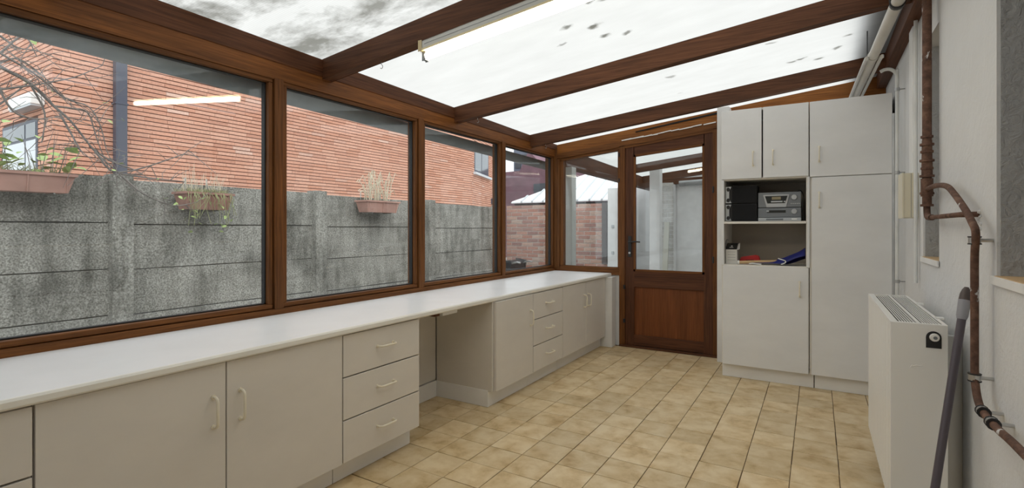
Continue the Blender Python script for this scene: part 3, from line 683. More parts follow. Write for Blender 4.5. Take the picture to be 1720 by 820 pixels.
# ---------------------------------------------------------------- broom handle
T_, B_ = Vector((.448, 2.330, .985)), Vector((.291, 2.13, .0))
d_ = (T_ - B_)
bh = empty('broom_handle', B_, 'dark aubergine broom handle leaning between radiator and wall', 'broom')
tube_obj('pole', [B_, B_ + d_ * .93], .0125, BROWN, bh, 14); tube_obj('ferrule', [B_ + d_ * .888, B_ + d_ * .90, B_ + d_ * .955], [.0135, .0165, .0175], GRYCAP, bh, 14)
tube_obj('tip', [B_ + d_ * .955, B_ + d_ * .975, B_ + d_ * .99, T_], [.017, .0155, .0115, .006], BRCAP, bh, 14)

# ---------------------------------------------------------------- rusty pipework
RX = .425
def Q(px_, py_, x=RX): return P(px_, py_, 'x', x)
vy = Q(1557, 150).y
rp = empty('rusty_water_pipe', (RX, vy, 1.2), 'rusty brown water pipe with fittings and branch on the plaster wall', 'pipe')
zel = Q(1558, 366).z
tube_obj('riser', [(RX, vy, zel + .06), (RX, vy, 2.30)], .0175, RUST, rp, 14)
tube_obj('elbow', curve([(RX, vy, zel + .07), (RX, vy, zel + .03), (RX, vy - .025, zel + .004), (RX, vy - .09, zel), (RX, vy - .12, zel)]), .013, RUST, rp, 12)
tube_obj('tail', [(RX, vy - .12, zel), (RX, Q(1612, 366).y, zel), (RX + .02, Q(1614, 366).y, zel), (XR, Q(1616, 366).y, zel)], .0095, RUST, rp, 10)
for py_, rr in ((230, .023), (243, .026), (255, .024), (270, .027), (283, .023), (296, .027), (325, .026), (345, .024)):
    z = P(1557, py_, 'x', RX).z; tube_obj('fitting_ring', [(RX, vy, z - .005), (RX, vy, z + .005)], rr, RUST, rp, 14)
tube_obj('coupling', [(RX, vy, Q(1557, 330).z), (RX, vy, Q(1557, 300).z)], .0225, RUST, rp, 14); tube_obj('coupling', [(RX, vy, Q(1557, 296).z), (RX, vy, Q(1557, 236).z)], [.0205, .0185], RUST, rp, 14)
bpts = [(RX, vy, Q(1557, 318).z)] + [Q(*q) for q in ((1572, 312), (1590, 313), (1603, 326), (1620, 350), (1633, 374), (1639, 392))]
y5 = Q(1637, 400).y
zh = .64
bpts += [Vector((RX, y5, 1.10)), Vector((RX, y5, .95)), Vector((RX, y5, .80)), Vector((RX, y5 - .004, .72)), Vector((RX, y5 - .035, .665)), Vector((RX, y5 - .10, zh + .002)), Vector((RX, y5 - .25, zh)), Vector((RX, y5 - .45, zh + .01)), Vector((RX, .9, zh + .02))]
tube_obj('branch_pipe', curve(bpts, 5), .0105, RUST, rp, 12)
def clamp(c, axis, parent):
    c = Vector(c); d = Vector((0, 0, .011)) if axis == 'z' else Vector((0, .011, 0))
    k = tube_obj('clamp', [c - d, c + d], .0155, STEEL, parent, 12)
    tube_obj('clamp_stud', [c, Vector((XR, c.y, c.z))], .006, STEEL, k, 8)
    for s in (-1, 1): tube_obj('clamp_band', [c + d * s * 1.0 - d * .18, c + d * s * 1.0 + d * .18], .0172, BLKM, k, 12)
for z in (Q(1638, 404).z, Q(1637, 634).z): clamp((RX, y5, z), 'z', rp)
clamp((RX, y5 - .095, zh + .003), 'y', rp); clamp((RX, y5 - .19, zh), 'y', rp)
bm = bmesh.new()
for k in range(9):
    c = Vector((XR - .001, Q(1616, 372).y + R.uniform(-.025, .02), zel + R.uniform(-.05, .012))); bmesh.ops.create_icosphere(bm, subdivisions=1, radius=R.uniform(.004, .008), matrix=Matrix.Translation(c))
mk('plaster_patch', bm, PLAST, rp)

# ---------------------------------------------------------------- electrical conduits, box, waste pipe
jb = empty('junction_box', (.44, 3.5, 1.25), 'cream junction box on the wall beside the tall cupboard', 'junction box')
jy = 3.46
box('body', .405, XR, jy, jy + .15, 1.248, 1.492, BOXC, jb, .004); box('lid', .398, .408, jy - .002, jy + .152, 1.246, 1.494, BOXC, jb, .002); box('seam', .437, .4385, jy - .0008, jy + .001, 1.25, 1.49, GREYP, jb, 0)
tag(box('cable_duct', .448, XR - .001, 3.50, 3.62, 1.495, 2.30, WPAINT, bevel=.002), 'white vertical cable duct rising above the cream junction box', 'duct')
tag(tube_obj('cable_pipe', [(.452, 3.42, .9), (.452, 3.42, 2.30)], .009, PVCW), 'thin white pipe behind the rusty riser', 'pipe')
cd = empty('conduit_pair', (.41, 3.9, .4), 'pair of grey metal conduits climbing beside the tall cupboard', 'conduit')
c1 = curve([(.43, 3.95, .12), (.43, 3.95, 1.2), (.43, 3.95, 2.10), (.425, 3.95, 2.16), (.40, 3.95, 2.19), (.37, 3.95, 2.195), (.345, 3.95, 2.185)], 5)
tube_obj('conduit', c1, .0105, PVCW, cd, 10); tube_obj('conduit', [(.43, 4.10, .12), (.43, 4.10, 1.94)], .011, GALV, cd, 10)
for z in (.86, 1.54, 2.06):
    k = tube_obj('saddle_clip', [(.43, 3.95, z - .01), (.43, 3.95, z + .01)], .0145, GALV, cd, 10); tube_obj('stud', [(.43, 3.95, z), (XR + .003, 3.95, z)], .004, GALV, k, 6)
wp = empty('waste_pipe', (.31, 4, 2.26), 'thick grey plastic pipe running under the roof above cupboard', 'pipe')
wy0 = 1.9
tube_obj('main_pipe', [(.365, wy0, 2.275), (.30, 3.86, 2.262), (.265, 4.93, 2.255)], .0275, PVC, wp, 16)
for dx in (-.038, .038): tube_obj('conduit', curve([(.302 + dx, 3.80, 2.235), (.298 + dx, 3.9, 2.245), (.265 + dx, 4.92, 2.24)], 4), .0105, PVCW, wp, 10)
for y, xx in ((3.0, .328), (3.85, .300), (4.45, .281)):
    k = tube_obj('pipe_clip', [(xx, y - .012, 2.263), (xx, y + .012, 2.263)], .032, BLKM if y == 3.0 else PVC, wp, 16); tube_obj('hanger', [(xx - .03, y, 2.27), (xx - .03, y, zt(xx, y) + .002)], .003, BLKM, k, 6)

# ---------------------------------------------------------------- fluorescent lamp
lm = empty('fluorescent_lamp', (-1, 1.96, 2.15), 'bare lit fluorescent tube fitting under the near rafter', 'lamp')
lx0, lx1 = -1.70, -.16
def lz(x): return zt(x, 1.96) - .112
bm = bmesh.new(); prism(bm, [(lx0, lz(lx0) - .044), (lx1, lz(lx1) - .044), (lx1, lz(lx1) - .002), (lx0, lz(lx0) - .002)], 'y', 1.932, 1.988); hs = mk('housing', bm, plain('grey_lamp_metal', (.62, .61, .57), .4), lm, bevel=.002)
bm = bmesh.new(); prism(bm, [(lx0 + .02, lz(lx0 + .02) - .022), (lx1, lz(lx1) - .022), (lx1, lz(lx1) - .0205), (lx0 + .02, lz(lx0 + .02) - .0205)], 'y', 1.931, 1.9325); mk('groove', bm, GREYP, hs)
bm = bmesh.new(); prism(bm, [(lx0 - .014, lz(lx0) - .050), (lx0 + .004, lz(lx0) - .050), (lx0 + .004, lz(lx0)), (lx0 - .014, lz(lx0))], 'y', 1.929, 1.991); mk('end_cap', bm, plain('aged_cream_plastic', (.62, .50, .28), .5), lm, bevel=.003)
for x in (lx0 + .004, lx1 - .004):
    bm = bmesh.new(); prism(bm, [(x - .008, lz(x) - .094), (x + .008, lz(x) - .094), (x + .008, lz(x) - .046), (x - .008, lz(x) - .046)], 'y', 1.948, 1.974); mk('tube_socket', bm, GREYP, lm, bevel=.003)
tube_obj('tube', [(lx0 + .014, 1.961, lz(lx0 + .014) - .073), (lx1 - .014, 1.961, lz(lx1 - .014) - .073)], .018, TUBE_L, lm, 14)
bm = bmesh.new(); prism(bm, [(lx0 + .012, lz(lx0 + .012) - .0515), (lx1 - .012, lz(lx1 - .012) - .0515), (lx1 - .012, lz(lx1 - .012) - .0445), (lx0 + .012, lz(lx0 + .012) - .0445)], 'y', 1.925, 1.997); mk('reflector', bm, plain('reflector_painted_glow', (.80, .68, .42), .4), lm, bevel=.002)  # tube's yellow light on the fitting's underside is put into this colour
# screw hooks in the rafters
def hook(x, y, label):
    z = zt(x, y) - .112
    tag(tube_obj('screw_hook', curve([(x, y, z + .002), (x, y, z - .012), (x + .008, y, z - .018), (x + .011, y, z - .028), (x + .003, y, z - .036), (x - .006, y, z - .031)]), .0016, STEEL, n=6), label, 'hook')
hook(-2.03, 1.985, 'small steel hook under the near rafter left of the lamp'); hook(-2.26, 3.225, 'tiny steel hook under the middle rafter by the window'); hook(-2.30, 4.455, 'tiny steel hook under the far rafter above the corner')

# ================================================================ OUTSIDE
tag(box('ground', -26, 8, -8, 40, -.35, -.16, PAVE, bevel=0), 'grey paved yard outside the windows', 'ground', kind='structure')

# ---- concrete panel fence
fe = empty('concrete_fence', (-5, 4, -.16), 'weathered grey concrete panel fence behind the windows', 'fence')
FX = -5.0; PY = [-2.0, -.04, 1.92, 3.88, 5.85, 7.78]
def rough_box(name, x0, x1, y0, y1, z0, z1, m, par, n, amp):
    bm = bmesh.new(); bx(bm, x0, x1, y0, y1, z0, z1)
    bmesh.ops.subdivide_edges(bm, edges=bm.edges, cuts=n, use_grid_fill=True)
    for v in bm.verts: v.co += Vector((R.uniform(-amp, amp), R.uniform(-amp, amp) * .4, R.uniform(-amp, amp)))
    return mk(name, bm, m, par)
for i, y in enumerate(PY):
    top = 1.66 - .012 * i
    rough_box('post', FX - .09, FX + .075, y - .075, y + .075, -.2, top + R.uniform(0, .02), CONC, fe, 5, .004)
for i, (y0, y1) in enumerate(zip(PY, PY[1:])):
    top = 1.635 - .014 * i; z1 = top
    box('joint_filler', FX - .044, FX - .018, y0 + .07, y1 - .07, -.2, top - .02, JOINT, fe, 0)
    for k in range(5):
        z0 = z1 - .383
        bm = bmesh.new(); a0, a1 = y0 + .06, y1 - .06
        dy = R.uniform(-.008, .008)
        bx(bm, FX - .05, FX + R.uniform(-.004, .004), a0, a1, max(z0 + .006, -.2), z1 - .005 + dy * .2)
        if z0 < -.2: z0 = -.2
        bmesh.ops.subdivide_edges(bm, edges=bm.edges, cuts=6, use_grid_fill=True)
        for v in bm.verts: v.co += Vector((R.uniform(-.003, .003), 0, R.uniform(-.003, .003)))
        mk('panel', bm, CONC, fe)
        z1 = z0
        if z1 <= -.19: break

# ---- bricks
def brick_variants(name, L, H, T_, m, n=6, bev=.002):
    out = []
    for k in range(n):
        bm = bmesh.new(); bx(bm, -L / 2, L / 2, 0, T_, -H / 2, H / 2)
        for v in bm.verts: v.co += Vector((R.uniform(-.0015, .0015), R.uniform(-.003, .002) if v.co.y < .001 else 0, R.uniform(-.001, .001)))
        me = mesh_of(name, bm, m); at = me.attributes.new('tint', 'FLOAT', 'FACE'); at.data.foreach_set('value', [k / n] * len(me.polygons)); out.append(me)
    return out
class BrickPile:
    def __init__(s): s.v = []; s.f = []; s.t = []
    def add(s, c, ux, L, H, dep):
        c = Vector(c); u = Vector(ux) * (L / 2); n_ = Vector((-ux[1], ux[0], 0)) * dep; h = Vector((0, 0, H / 2)); b = len(s.v)
        s.v += [c - u - h, c + u - h, c + u - h + n_, c - u - h + n_, c - u + h, c + u + h, c + u + h + n_, c - u + h + n_]
        s.f += [tuple(b + i for i in q) for q in HEXF]; s.t += [R.random()] * 6
    def build(s, name, m, par):
        me = D.meshes.new(name); me.from_pydata([tuple(v) for v in s.v], [], s.f); me.materials.append(m)
        at = me.attributes.new('tint', 'FLOAT', 'FACE'); at.data.foreach_set('value', s.t)
        bm = bmesh.new(); bm.from_mesh(me); bmesh.ops.recalc_face_normals(bm, faces=bm.faces); bm.to_mesh(me); bm.free()
        return tag(link(name, me, WL[par], par) if False else link0(name, me, par), kind='stuff')
def link0(name, me, par):
    o = D.objects.new(name, me); COL.objects.link(o); o.parent = par; o.location = -WL[par]; WL[o] = Vector((0, 0, 0)); return o
def holes_split(a0, a1, z, holes):
    segs = [(a0, a1)]
    for (h0, h1, z0, z1) in holes:
        if z0 - .02 < z < z1 + .02:
            ns = []
            for s0, s1 in segs:
                if h1 <= s0 or h0 >= s1: ns.append((s0, s1)); continue
                if h0 > s0: ns.append((s0, h0))
                if h1 < s1: ns.append((h1, s1))
            segs = ns
    return segs
def lay(o0, ux, length, z0, z1, L, H, gv, gh, par, variants, pile, near, holes=(), budget=[300], jit=.3):
    """courses of bricks from o0 along ux; outward normal is ux turned clockwise. near(c)->bool picks single bricks"""
    ux = Vector((*ux, 0)); ang = math.atan2(ux.y, ux.x); z = z0 + H / 2; row = 0
    while z < z1:
        off = R.uniform(.2, .8) * L if jit else (row % 2) * L / 2
        for s0, s1 in holes_split(0, length, z, holes):
            s = s0 - (off if s0 == 0 else 0)
            while s < s1 - .02:
                e0, e1 = max(s, s0), min(s + L, s1)
                if e1 - e0 > .02:
                    c = Vector(o0) + ux * ((e0 + e1) / 2); c.z = z
                    if near(c) and budget[0] > 0:
                        ob = link('brick', R.choice(variants), c, par, (0, 0, ang)); ob.scale = ((e1 - e0 - gv) / (L - gv), 1, 1); budget[0] -= 1
                    else: pile.add(c, ux, e1 - e0 - gv, H - gh, .03)
                s += L
        z += H; row += 1

# ---- orange brick building
bb = empty('brick_building', (-9, 7, -.16), 'large orange brick building beyond the concrete fence', 'building')
BXF = -9.0; BC = 2.68; BE = 12.55
U2 = Vector((-.33, .944, 0)).normalized(); E2 = Vector((BXF, BE, 0)) + U2 * 3.25
bm = bmesh.new()
prism(bm, [(BXF - .012, BC + .012), (-15, BC + .012), (-15, 18), (E2.x - .012, E2.y), (BXF - .012, BE)], 'z', -.2, 5.2); mk('mortar_core', bm, MORT, bb)
BL, BH = .33, .0655
var = brick_variants('brick', BL - .004, BH - .015, .03, BRK); pile = BrickPile(); bud = [300]
# single bricks: the courses next to the near corner
lay((BXF, BC, 0), (0, 1), BE - BC, 1.24, 4.45, BL, BH, .004, .015, bb, var, pile, lambda c: c.y < 4.55 and 2.0 < c.z < 3.75, budget=bud)
lay((-14.9, BC, 0), (1, 0), 5.9, 1.24, 4.45, BL, BH, .004, .015, bb, var, pile, lambda c: c.x > -10.4 and 2.0 < c.z < 3.75, holes=[(P(64, 198, 'y', BC).x - 1.5 + 14.9, P(64, 198, 'y', BC).x + 14.9, 1.5, P(64, 198, 'y', BC).z)], budget=bud)
uh = [(.25, 2.0, 2.93, 3.9)]
lay((BXF, BE, 0), (U2.x, U2.y), 3.25, 1.24, 4.45, BL, BH, .004, .015, bb, var, pile, lambda c: False, holes=uh)
pile.build('brick_courses', BRK, bb)
box('parapet', -15, BXF + .05, BC - .05, BE, 5.2, 5.35, ZINC, bb, 0)
wx, wz = P(64, 198, 'y', BC).x, P(64, 198, 'y', BC).z
wn = box('window_frame', wx - 1.5, wx, BC - .008, BC + .02, 1.5, wz, DARKPIPE, bb, .004)
PANE = plain('bright_far_pane', (.62, .65, .68), .12)
for x0, x1 in ((wx - 1.44, wx - .50), (wx - .44, wx - .06)):
    box('window_pane', x0, x1, BC - .014, BC - .006, 1.55, wz - .30, PANE, wn, 0); box('top_light', x0, x1, BC - .014, BC - .006, wz - .26, wz - .05, DGLASS, wn, 0)
def on2(s, z, out=0): p = Vector((BXF, BE, 0)) + U2 * s + Vector((U2.y, -U2.x, 0)) * out; return (p.x, p.y, z)
def slab2(name, s0, s1, z0, z1, o0, o1, m, par):
    bm = bmesh.new(); hexa(bm, [on2(s0, z0, o1), on2(s1, z0, o1), on2(s1, z0, o0), on2(s0, z0, o0), on2(s0, z1, o1), on2(s1, z1, o1), on2(s1, z1, o0), on2(s0, z1, o0)]); return mk(name, bm, m, par)
wn2 = slab2('window_frame', .25, 2.0, 2.95, 3.88, -.02, .0, DARKPIPE, bb); slab2('window_pane', .32, 1.05, 3.02, 3.85, -.01, .006, DGLASS, wn2); slab2('window_pane', 1.12, 1.93, 3.02, 3.85, -.01, .006, DGLASS, wn2)
slab2('window_sill', .15, 2.15, 2.87, 2.94, 0, .09, plain('pale_stone', (.62, .63, .65), .7), bb)
slab2('wall_unit', 2.35, 2.75, 2.05, 2.25, 0, .15, DARKPIPE, bb)
dp = empty('downpipe', (BXF + .08, 3.44, -.16), 'dark square downpipe on the orange brick building', 'downpipe')
box('pipe', BXF + .02, BXF + .13, 3.365, 3.51, -.16, 4.6, DARKPIPE, dp, .006)
for z in (1.7, 3.04, 4.2): box('pipe_bracket', BXF + .0, BXF + .137, 3.352, 3.523, z, z + .025, DARKPIPE, dp, .002)
wlp = empty('wall_light', (-9.4, BC - .1, 2.8), 'white box shaped light on the end of the brick building', 'wall light')
q0 = P(38, 175, 'y', BC); q1 = P(80, 175, 'y', BC)
q0 = P(38, 182, 'y', BC); q1 = P(76, 178, 'y', BC)
box('body', q0.x, q1.x, BC - .16, BC - .0, q1.z + .01, q1.z + .17, WPLAST, wlp, .01); box('lens', q0.x + .02, q1.x - .02, BC - .15, BC - .01, q1.z - .015, q1.z + .012, SILV, wlp, .004)

# ---- old brick garden wall
ob = empty('garden_wall', (-3.95, 8, -.16), 'old weathered red brick garden wall beyond the end window', 'wall')
box('mortar_core', -4.95, -2.98, 8.008, 8.20, -.16, 1.60, OLDM, ob, 0)
ovar = brick_variants('brick', .209, .054, .03, OLDB); op = BrickPile(); ob_bud = [300]
lay((-4.95, 8, 0), (1, 0), 1.97, -.15, 1.60, .222, .068, .013, .014, ob, ovar, op, lambda c: True, budget=ob_bud, jit=0)
if op.v: op.build('brick_courses', OLDB, ob)
box('dark_strip', -3.06, -2.97, 7.95, 8.0, .6, 1.62, plain('weathered_board', (.12, .11, .11), .9), ob, .004)

# ---- shed roof
sh = empty('metal_shed', (-3.8, 9, -.16), 'shed with white ribbed metal roof behind the old brick wall', 'shed')
box('shed_wall', -4.70, -2.95, 8.35, 10.6, -.16, 1.62, plain('dark_shed_wall', (.06, .06, .065), .9), sh, 0)
A, B2, RZ = -4.86, -2.86, 2.34; EZ = 1.655
n_ = 9
for k in range(n_):
    xa, xb = A + (B2 - A) * k / n_, A + (B2 - A) * (k + 1) / n_ - .012
    def ry_(x): return min(1.0, (x - A) / 1.25)
    def pt(x, f, up=0): return (x, 8.02 + 1.35 * f, EZ + .70 * f + up)
    fa, fb = max(ry_(xa), .03), ry_(xb)
    bm = bmesh.new(); hexa(bm, [pt(xa, 0), pt(xb, 0), pt(xb, fb), pt(xa, fa), pt(xa, 0, .02), pt(xb, 0, .02), pt(xb, fb, .02), pt(xa, fa, .02)]); rpn = mk('roof_panel', bm, SHEETM, sh)
    if k:
        bm = bmesh.new(); hexa(bm, [pt(xa - .02, 0), pt(xa + .01, 0), pt(xa + .01, fa), pt(xa - .02, fa), pt(xa - .02, 0, .04), pt(xa + .01, 0, .04), pt(xa + .01, fa, .04), pt(xa - .02, fa, .04)]); mk('rib', bm, RIBM, rpn)
box('eaves_board', -4.8, -2.95, 8.04, 8.10, 1.605, 1.65, BLACKP, sh, 0)

# ---- purple-brown house far behind
fh = empty('purple_brick_house', (-11, 21, -.16), 'purple brown brick house far behind the metal shed', 'house')
FY = 20.0
g0, g1 = P(845, 291, 'y', FY), P(955, 291, 'y', FY); pk = P(888, 262, 'y', FY)
bm = bmesh.new(); prism(bm, [(g0.x - 2, -.16), (g1.x + 3, -.16), (g1.x + 3, P(1, 300, 'y', FY).z * 0 + g1.z), (P(935, 285, 'y', FY).x, P(935, 285, 'y', FY).z), (P(905, 272, 'y', FY).x, P(905, 272, 'y', FY).z), (pk.x, pk.z + .25), (P(873, 287, 'y', FY).x, P(873, 287, 'y', FY).z), (g0.x - 2, g0.z)], 'y', FY, FY + 5); mk('gable', bm, PURP, fh)
d0, d1 = P(863, 287, 'y', FY + .6), P(889, 262, 'y', FY + .6)
dm = box('dormer', d0.x, d1.x, FY + .6, FY + 3, d0.z - 1, d1.z + .5, SLATE, fh, 0)
for k in range(2):
    xa = d0.x + (d1.x - d0.x) * (.1 + .48 * k); box('dormer_pane', xa, xa + (d1.x - d0.x) * .36, FY + .57, FY + .605, d0.z + .1, d1.z + .1, DGLASS, dm, 0)
q = P(910, 312, 'y', FY); box('window', q.x - .4, q.x + .5, FY - .03, FY + .02, q.z - .3, q.z + .1, DGLASS, fh, 0)

# ---- open lean-to continuing past the end wall
cp = empty('carport', (-1, 7, -.16), 'open covered passage with white walls beyond the glazed door', 'shelter')
for y in (7.05, 8.25): rafter(y, cp, -2.46, .6)
cs = [5.08, 7.08, 8.28, 9.3]
for a0, a1 in zip(cs, cs[1:]): sheet(-2.56, .6, a0, a1 - .002, cp)
bm = bmesh.new(); prism(bm, [(5.07, 1.90), (9.0, 1.86), (9.0, zt(-2.5, 9.0)), (5.07, zt(-2.5, 5.07))], 'x', -2.56, -2.46); mk('wall_plate', bm, RF_Y, cp)
box('rear_wall', -2.80, 1.0, 9.0, 9.15, -.16, 2.25, MASON, cp, 0); box('side_wall', .6, .75, 5.05, 9.0, -.16, 2.4, MASON, cp, 0)
box('rear_beam', -2.46, .6, 8.9, 9.0, 1.96, 2.06, RF_X, cp)
box('concrete_slab', -2.9, .7, 5.06, 9.15, -.16, -.02, PAVE, cp, 0)
tag(box('carport_post', -2.50, -2.385, 5.27, 5.39, -.02, 1.894, plain('pale_grey_paint', (.66, .68, .66), .6), bevel=.006), 'pale painted post outside the end window', 'post')
q = P(1101, 400, 'y', 7.4); tag(box('white_column', q.x - .075, q.x + .075, 7.35, 7.5, -.02, 2.08, MASON, bevel=.008), 'white square column seen through the door glass', 'column')
pr = empty('painted_brick_pier', (P(1121, 400, 'y', 8.8).x, 8.8, -.02), 'white painted brick pier against the wall beyond the door', 'pier')
pxa, pxb = P(1111, 400, 'y', 8.76).x, P(1131, 400, 'y', 8.76).x
box('core', pxa + .006, pxb - .006, 8.766, 8.99, -.02, 1.95, MASON, pr, 0)
pv = brick_variants('brick', .20, .062, .03, WBRK, 3); pp = BrickPile(); pb = [60]
lay((pxa, 8.76, 0), (1, 0), pxb - pxa, -.02, 1.95, .21, .074, .010, .011, pr, pv, pp, lambda c: True, budget=pb, jit=0)
if pp.v: pp.build('brick_courses', WBRK, pr)
q = P(1121, 420, 'y', 8.5)
bm = bmesh.new(); hexa(bm, [(q.x - .07, 8.30, -.02), (q.x + .03, 8.30, -.02), (q.x + .03, 8.33, -.02), (q.x - .07, 8.33, -.02), (q.x - .10, 8.70, 1.30), (q.x - .02, 8.70, 1.30), (q.x - .02, 8.73, 1.30), (q.x - .10, 8.73, 1.30)]); tag(mk('leaning_board', bm, plain('pale_board', (.55, .54, .47), .7)), 'pale board leaning against the painted brick pier', 'board')
tag(tube_obj('overhead_pipe', [(-1.95, 8.6, 1.93), (.2, 8.6, 2.0)], .05, GALV), 'grey horizontal pipe under the carport roof beyond the door', 'pipe')
wd = empty('white_door', (-2.85, 7.9, -.02), 'white door at the open end of the covered passage', 'door')
box('leaf', -2.93, -2.76, 7.88, 7.92, .0, 1.85, WPAINT, wd, .003)
for z in (.62, 1.05): box('latch', -2.86, -2.82, 7.86, 7.88, z + .15, z + .20, SILV, wd, .004)

# ---- cart behind the end of the fence
ct = empty('garden_cart', (-4.4, 7.3, -.16), 'dark garden cart standing near the old brick wall', 'cart')
c0 = P(853, 436, 'y', 7.3); c1_ = P(868, 436, 'y', 7.3); cw = c1_.x - c0.x
bm = bmesh.new(); prism(bm, [(c0.x + .03, .36), (c1_.x - .04, .36), (c1_.x, c0.z - .03), (c0.x, c0.z - .01)], 'y', 7.1, 7.6); mk('tray', bm, TARP, ct, bevel=.02)
bm = bmesh.new(); tube(bm, [(c0.x + .08, 7.5, .02), (c0.x + .12, 7.5, .02)], .17, 18); mk('wheel', bm, BLACKP, ct, smooth=True)
for y in (7.15, 7.55): tube_obj('handle_shaft', [(c0.x + .05, y, .38), (c1_.x - .02, y, c0.z - .06), (c1_.x + .09, y, c0.z - .03), (c1_.x + .16, y, c0.z - .04)], .016, STEEL, ct, 8)
for y in (7.15, 7.55): tube_obj('leg', [(c1_.x - .06, y, .38), (c1_.x - .03, y, -.15)], .015, BLACKP, ct, 8)

# ---- planters hanging on the fence
leaf_bm = bmesh.new()
lv = [leaf_bm.verts.new(p) for p in ((0, 0, 0), (.28, .26, .06), (.62, .28, .07), (1, 0, -.06), (.62, -.28, .07), (.28, -.26, .06), (.5, 0, .0))]
for f in ((0, 6, 1), (1, 6, 2), (2, 6, 3), (3, 6, 4), (4, 6, 5), (5, 6, 0)): leaf_bm.faces.new([lv[i] for i in f])
leaf_me = mesh_of('leaf', leaf_bm, LEAF)
def planter(y0, y1, z0, z1, m, label, style):
    t = empty('planter_trough', (FX + .14, (y0 + y1) / 2, z0), label, 'planter')
    xa, xb = FX + .05, FX + .25; i = .022; s_ = .02
    bm = bmesh.new()
    outer0 = [(xa + s_, y0 + s_ * 2, z0), (xb - s_, y0 + s_ * 2, z0), (xb - s_, y1 - s_ * 2, z0), (xa + s_, y1 - s_ * 2, z0)]; outer1 = [(xa, y0, z1), (xb, y0, z1), (xb, y1, z1), (xa, y1, z1)]
    inn1 = [(xa + i, y0 + i, z1), (xb - i, y0 + i, z1), (xb - i, y1 - i, z1), (xa + i, y1 - i, z1)]; inn0 = [(xa + i, y0 + i, z1 - .05), (xb - i, y0 + i, z1 - .05), (xb - i, y1 - i, z1 - .05), (xa + i, y1 - i, z1 - .05)]
    V = [[bm.verts.new(p) for p in r_] for r_ in (outer0, outer1, inn1, inn0)]
    bm.faces.new(V[0][::-1]); bm.faces.new(V[3])
    for a_, b_ in zip(V, V[1:]):
        for k in range(4): bm.faces.new((a_[k], a_[(k + 1) % 4], b_[(k + 1) % 4], b_[k]))
    tb = mk('trough', bm, m, t)
    bm = bmesh.new(); bx(bm, xa - .008, xb + .01, y0 - .01, y0 + .012, z1 - .014, z1 + .006); bx(bm, xa - .008, xb + .01, y1 - .012, y1 + .01, z1 - .014, z1 + .006); bx(bm, xb - .012, xb + .012, y0, y1, z1 - .014, z1 + .006); bx(bm, xa - .01, xa + .012, y0, y1, z1 - .014, z1 + .006); mk('rim', bm, m, tb)
    n = max(2, int((y1 - y0) / .22))
    for k in range(n + 1):
        yy = y0 + .05 + (y1 - y0 - .10) * k / n
        bm = bmesh.new(); hexa(bm, [(xb - s_ - .001, yy - .004, z0), (xb - s_ + .006, yy - .004, z0), (xb - s_ + .006, yy + .004, z0), (xb - s_ - .001, yy + .004, z0), (xb - .001, yy - .004, z1 - .014), (xb + .006, yy - .004, z1 - .014), (xb + .006, yy + .004, z1 - .014), (xb - .001, yy + .004, z1 - .014)]); mk('moulded_rib', bm, m, tb)
    box('soil', xa + i, xb - i, y0 + i, y1 - i, z1 - .05, z1 - .012, SOIL, t, 0)
    bm = bmesh.new()
    for yy in (y0 + .12, y1 - .12):      # hooks over the top of the fence panel
        tube(bm, [(xb - .02, yy, z0 - .006), (xa, yy, z0 - .008), (FX + .012, yy, z0 + .02), (FX + .012, yy, 1.66)], .006, 6)
    mk('hanger', bm, STEEL, t, smooth=True)
    def blades(n, h0, h1, m_, nm, lean=.12, rad=.0022):
        bm = bmesh.new()
        for _ in range(n):
            b = Vector((R.uniform(xa + i, xb - i), R.uniform(y0 + i, y1 - i), z1 - .02)); h = R.uniform(h0, h1)
            tip = b + Vector((R.uniform(-lean, lean), R.uniform(-lean, lean), h)); tube(bm, [b, (b + tip) / 2 + Vector((0, 0, h * .12)), tip], [rad, rad * .8, rad * .3], 4, False)
        tag(mk(nm, bm, m_, t), kind='stuff')
    if style == 'leafy':
        blades(260, .03, .10, MOSS, 'grass'); blades(46, .18, .40, BARK, 'stems', .10, .003)
        for k in range(90):
            p = Vector((R.uniform(xa, xb + .03), R.uniform(y0 + .02, y1 + .05), z1 + R.uniform(.03, .36) * R.uniform(.35, 1)))
            o = link('leaf', leaf_me, p, t, (R.uniform(-.7, .7), R.uniform(-.6, .3), R.uniform(0, 6.28))); s = R.uniform(.06, .115); o.scale = (s, s, s)
    elif style == 'mossy':
        blades(520, .02, .07, MOSS, 'grass', .05); blades(60, .10, .30, DRY, 'dry_stalks', .06, .0016)
        bm = bmesh.new()
        for _ in range(34):
            b = Vector((xb + .012, R.uniform(y0, y1), z1)); tube(bm, [b, b + Vector((.03, R.uniform(-.03, .03), -.05)), b + Vector((.02, R.uniform(-.06, .06), -R.uniform(.1, .32)))], .002, 4, False)
        tag(mk('trailing_stems', bm, MOSS, t), kind='stuff')
        for k in range(26):
            p = Vector((xb + R.uniform(.0, .04), R.uniform(y0 - .10, y1), z1 - R.uniform(.02, .36))); o = link('leaf', leaf_me, p, t, (R.uniform(-1, 1), R.uniform(0, 1), R.uniform(0, 6.28))); s = R.uniform(.03, .06); o.scale = (s, s, s)
    else:
        bm = bmesh.new()
        for _ in range(46):
            b = Vector((R.uniform(xa + .04, xb - .04), R.uniform(y0 + .08, y1 - .10), z1 - .02)); h = R.uniform(.12, .42); l_ = R.uniform(-.15, .12)
            tube(bm, [b, b + Vector((0, l_ * .4, h * .6)), b + Vector((R.uniform(-.04, .04), l_, h)), b + Vector((0, l_ * 1.5, h * R.uniform(.6, 1)))], .004, 4, False)
        tag(mk('dry_stalks', bm, DRY, t), kind='stuff')
    return t
XP = FX + .25
def yz(px_, py_): p = P(px_, py_, 'x', XP); return p.y, p.z
ya_, za_ = yz(128, 295); _, zb2 = yz(122, 325)
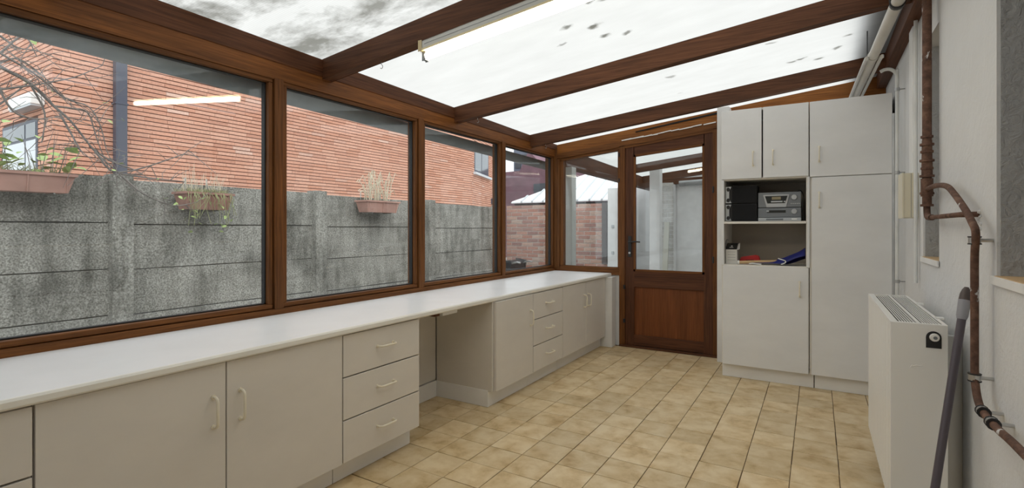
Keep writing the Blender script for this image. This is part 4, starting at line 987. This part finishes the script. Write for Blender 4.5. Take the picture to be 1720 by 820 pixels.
planter(ya_ - .98, ya_, zb2, za_, TERRA, 'long pink terracotta trough with leafy green plants on fence', 'leafy')
ya_, za_ = yz(392, 327); yb_, _ = yz(310, 322); _, zb2 = yz(350, 352)
planter(yb_, ya_, zb2, za_, TERRD, 'brown trough overgrown with moss and trailing weeds on fence', 'mossy')
ya_, za_ = yz(671, 340); yb_, _ = yz(616, 337); _, zb2 = yz(645, 357)
planter(yb_, ya_, zb2, za_, TERRA, 'small terracotta trough with dry straw stalks on fence', 'dry')

# ---- bare tree whose branches droop across the first window
tr = empty('bare_tree', (-4.45, .05, -.16), 'bare tree with drooping twigs in front of the fence', 'tree')
TX = -4.55
def tp(px_, py_, x=TX): return P(px_, py_, 'x', x)
limb_pts = [(-4.45, .05, -.16), (-4.45, .08, .9), (-4.48, .15, 1.8), (-4.5, .35, 2.5), (-4.5, .65, 2.75)]
tube_obj('trunk', curve(limb_pts), [.055 - .03 * k / 24 for k in range(25)], BARK, tr, 10)
bm = bmesh.new()
main = [Vector(limb_pts[-1]), tp(-40, 85), tp(0, 112), tp(50, 140), tp(90, 178), tp(120, 205), tp(160, 255), tp(200, 292), tp(235, 330)]
mc = curve(main, 5); tube(bm, mc, [.015 - .012 * k / (len(mc) - 1) for k in range(len(mc))], 7)
sec = [[(-30, 70), (10, 95), (60, 125), (110, 165), (150, 180), (170, 215), (180, 255), (200, 292)], [(0, 150), (40, 145), (85, 138), (130, 128), (172, 110)], [(-20, 100), (0, 105), (25, 98), (50, 110), (85, 140), (112, 172)], [(-20, 190), (20, 160), (60, 130)], [(0, 60), (30, 80), (60, 84)], [(90, 178), (120, 182), (148, 190), (165, 240), (190, 300)], [(150, 245), (185, 270), (225, 285), (250, 300)], [(160, 255), (200, 290), (300, 262), (316, 252)], [(100, 190), (128, 240), (140, 260)], [(200, 292), (260, 300), (310, 305)], [(-10, 130), (20, 185), (60, 200), (100, 195)], [(205, 296), (240, 325), (290, 345), (330, 340)], [(50, 140), (75, 190), (70, 240)], [(0, 90), (40, 60), (62, 95)]]
tips = []
for k, s in enumerate(sec):
    xx = TX + R.uniform(-.12, .2); c = curve([tp(*q, xx) for q in s], 4); tube(bm, c, [max(.0022, .008 - .006 * i / len(c)) for i in range(len(c))], 5)
    for p in c[1:]:
        for _ in range(R.choice((0, 1, 1, 2))):
            d = Vector((R.uniform(-.5, .5), R.uniform(-1, 1), R.uniform(-.9, .6))).normalized(); L = R.uniform(.08, .30); e = p + d * L; m_ = p + d * L * .5 + Vector((0, R.uniform(-.03, .03), R.uniform(-.02, .03)))
            tube(bm, [p, m_, e], [.0028, .0022, .0012], 4, False); tips.append(e)
mk('branches', bm, BARK, tr, smooth=True)
for q in R.sample(tips, 14):
    o = link('leaf', leaf_me, q, tr, (R.uniform(-1, 1), R.uniform(-1, 1), R.uniform(0, 6))); s = R.uniform(.03, .055); o.scale = (s, s, s)
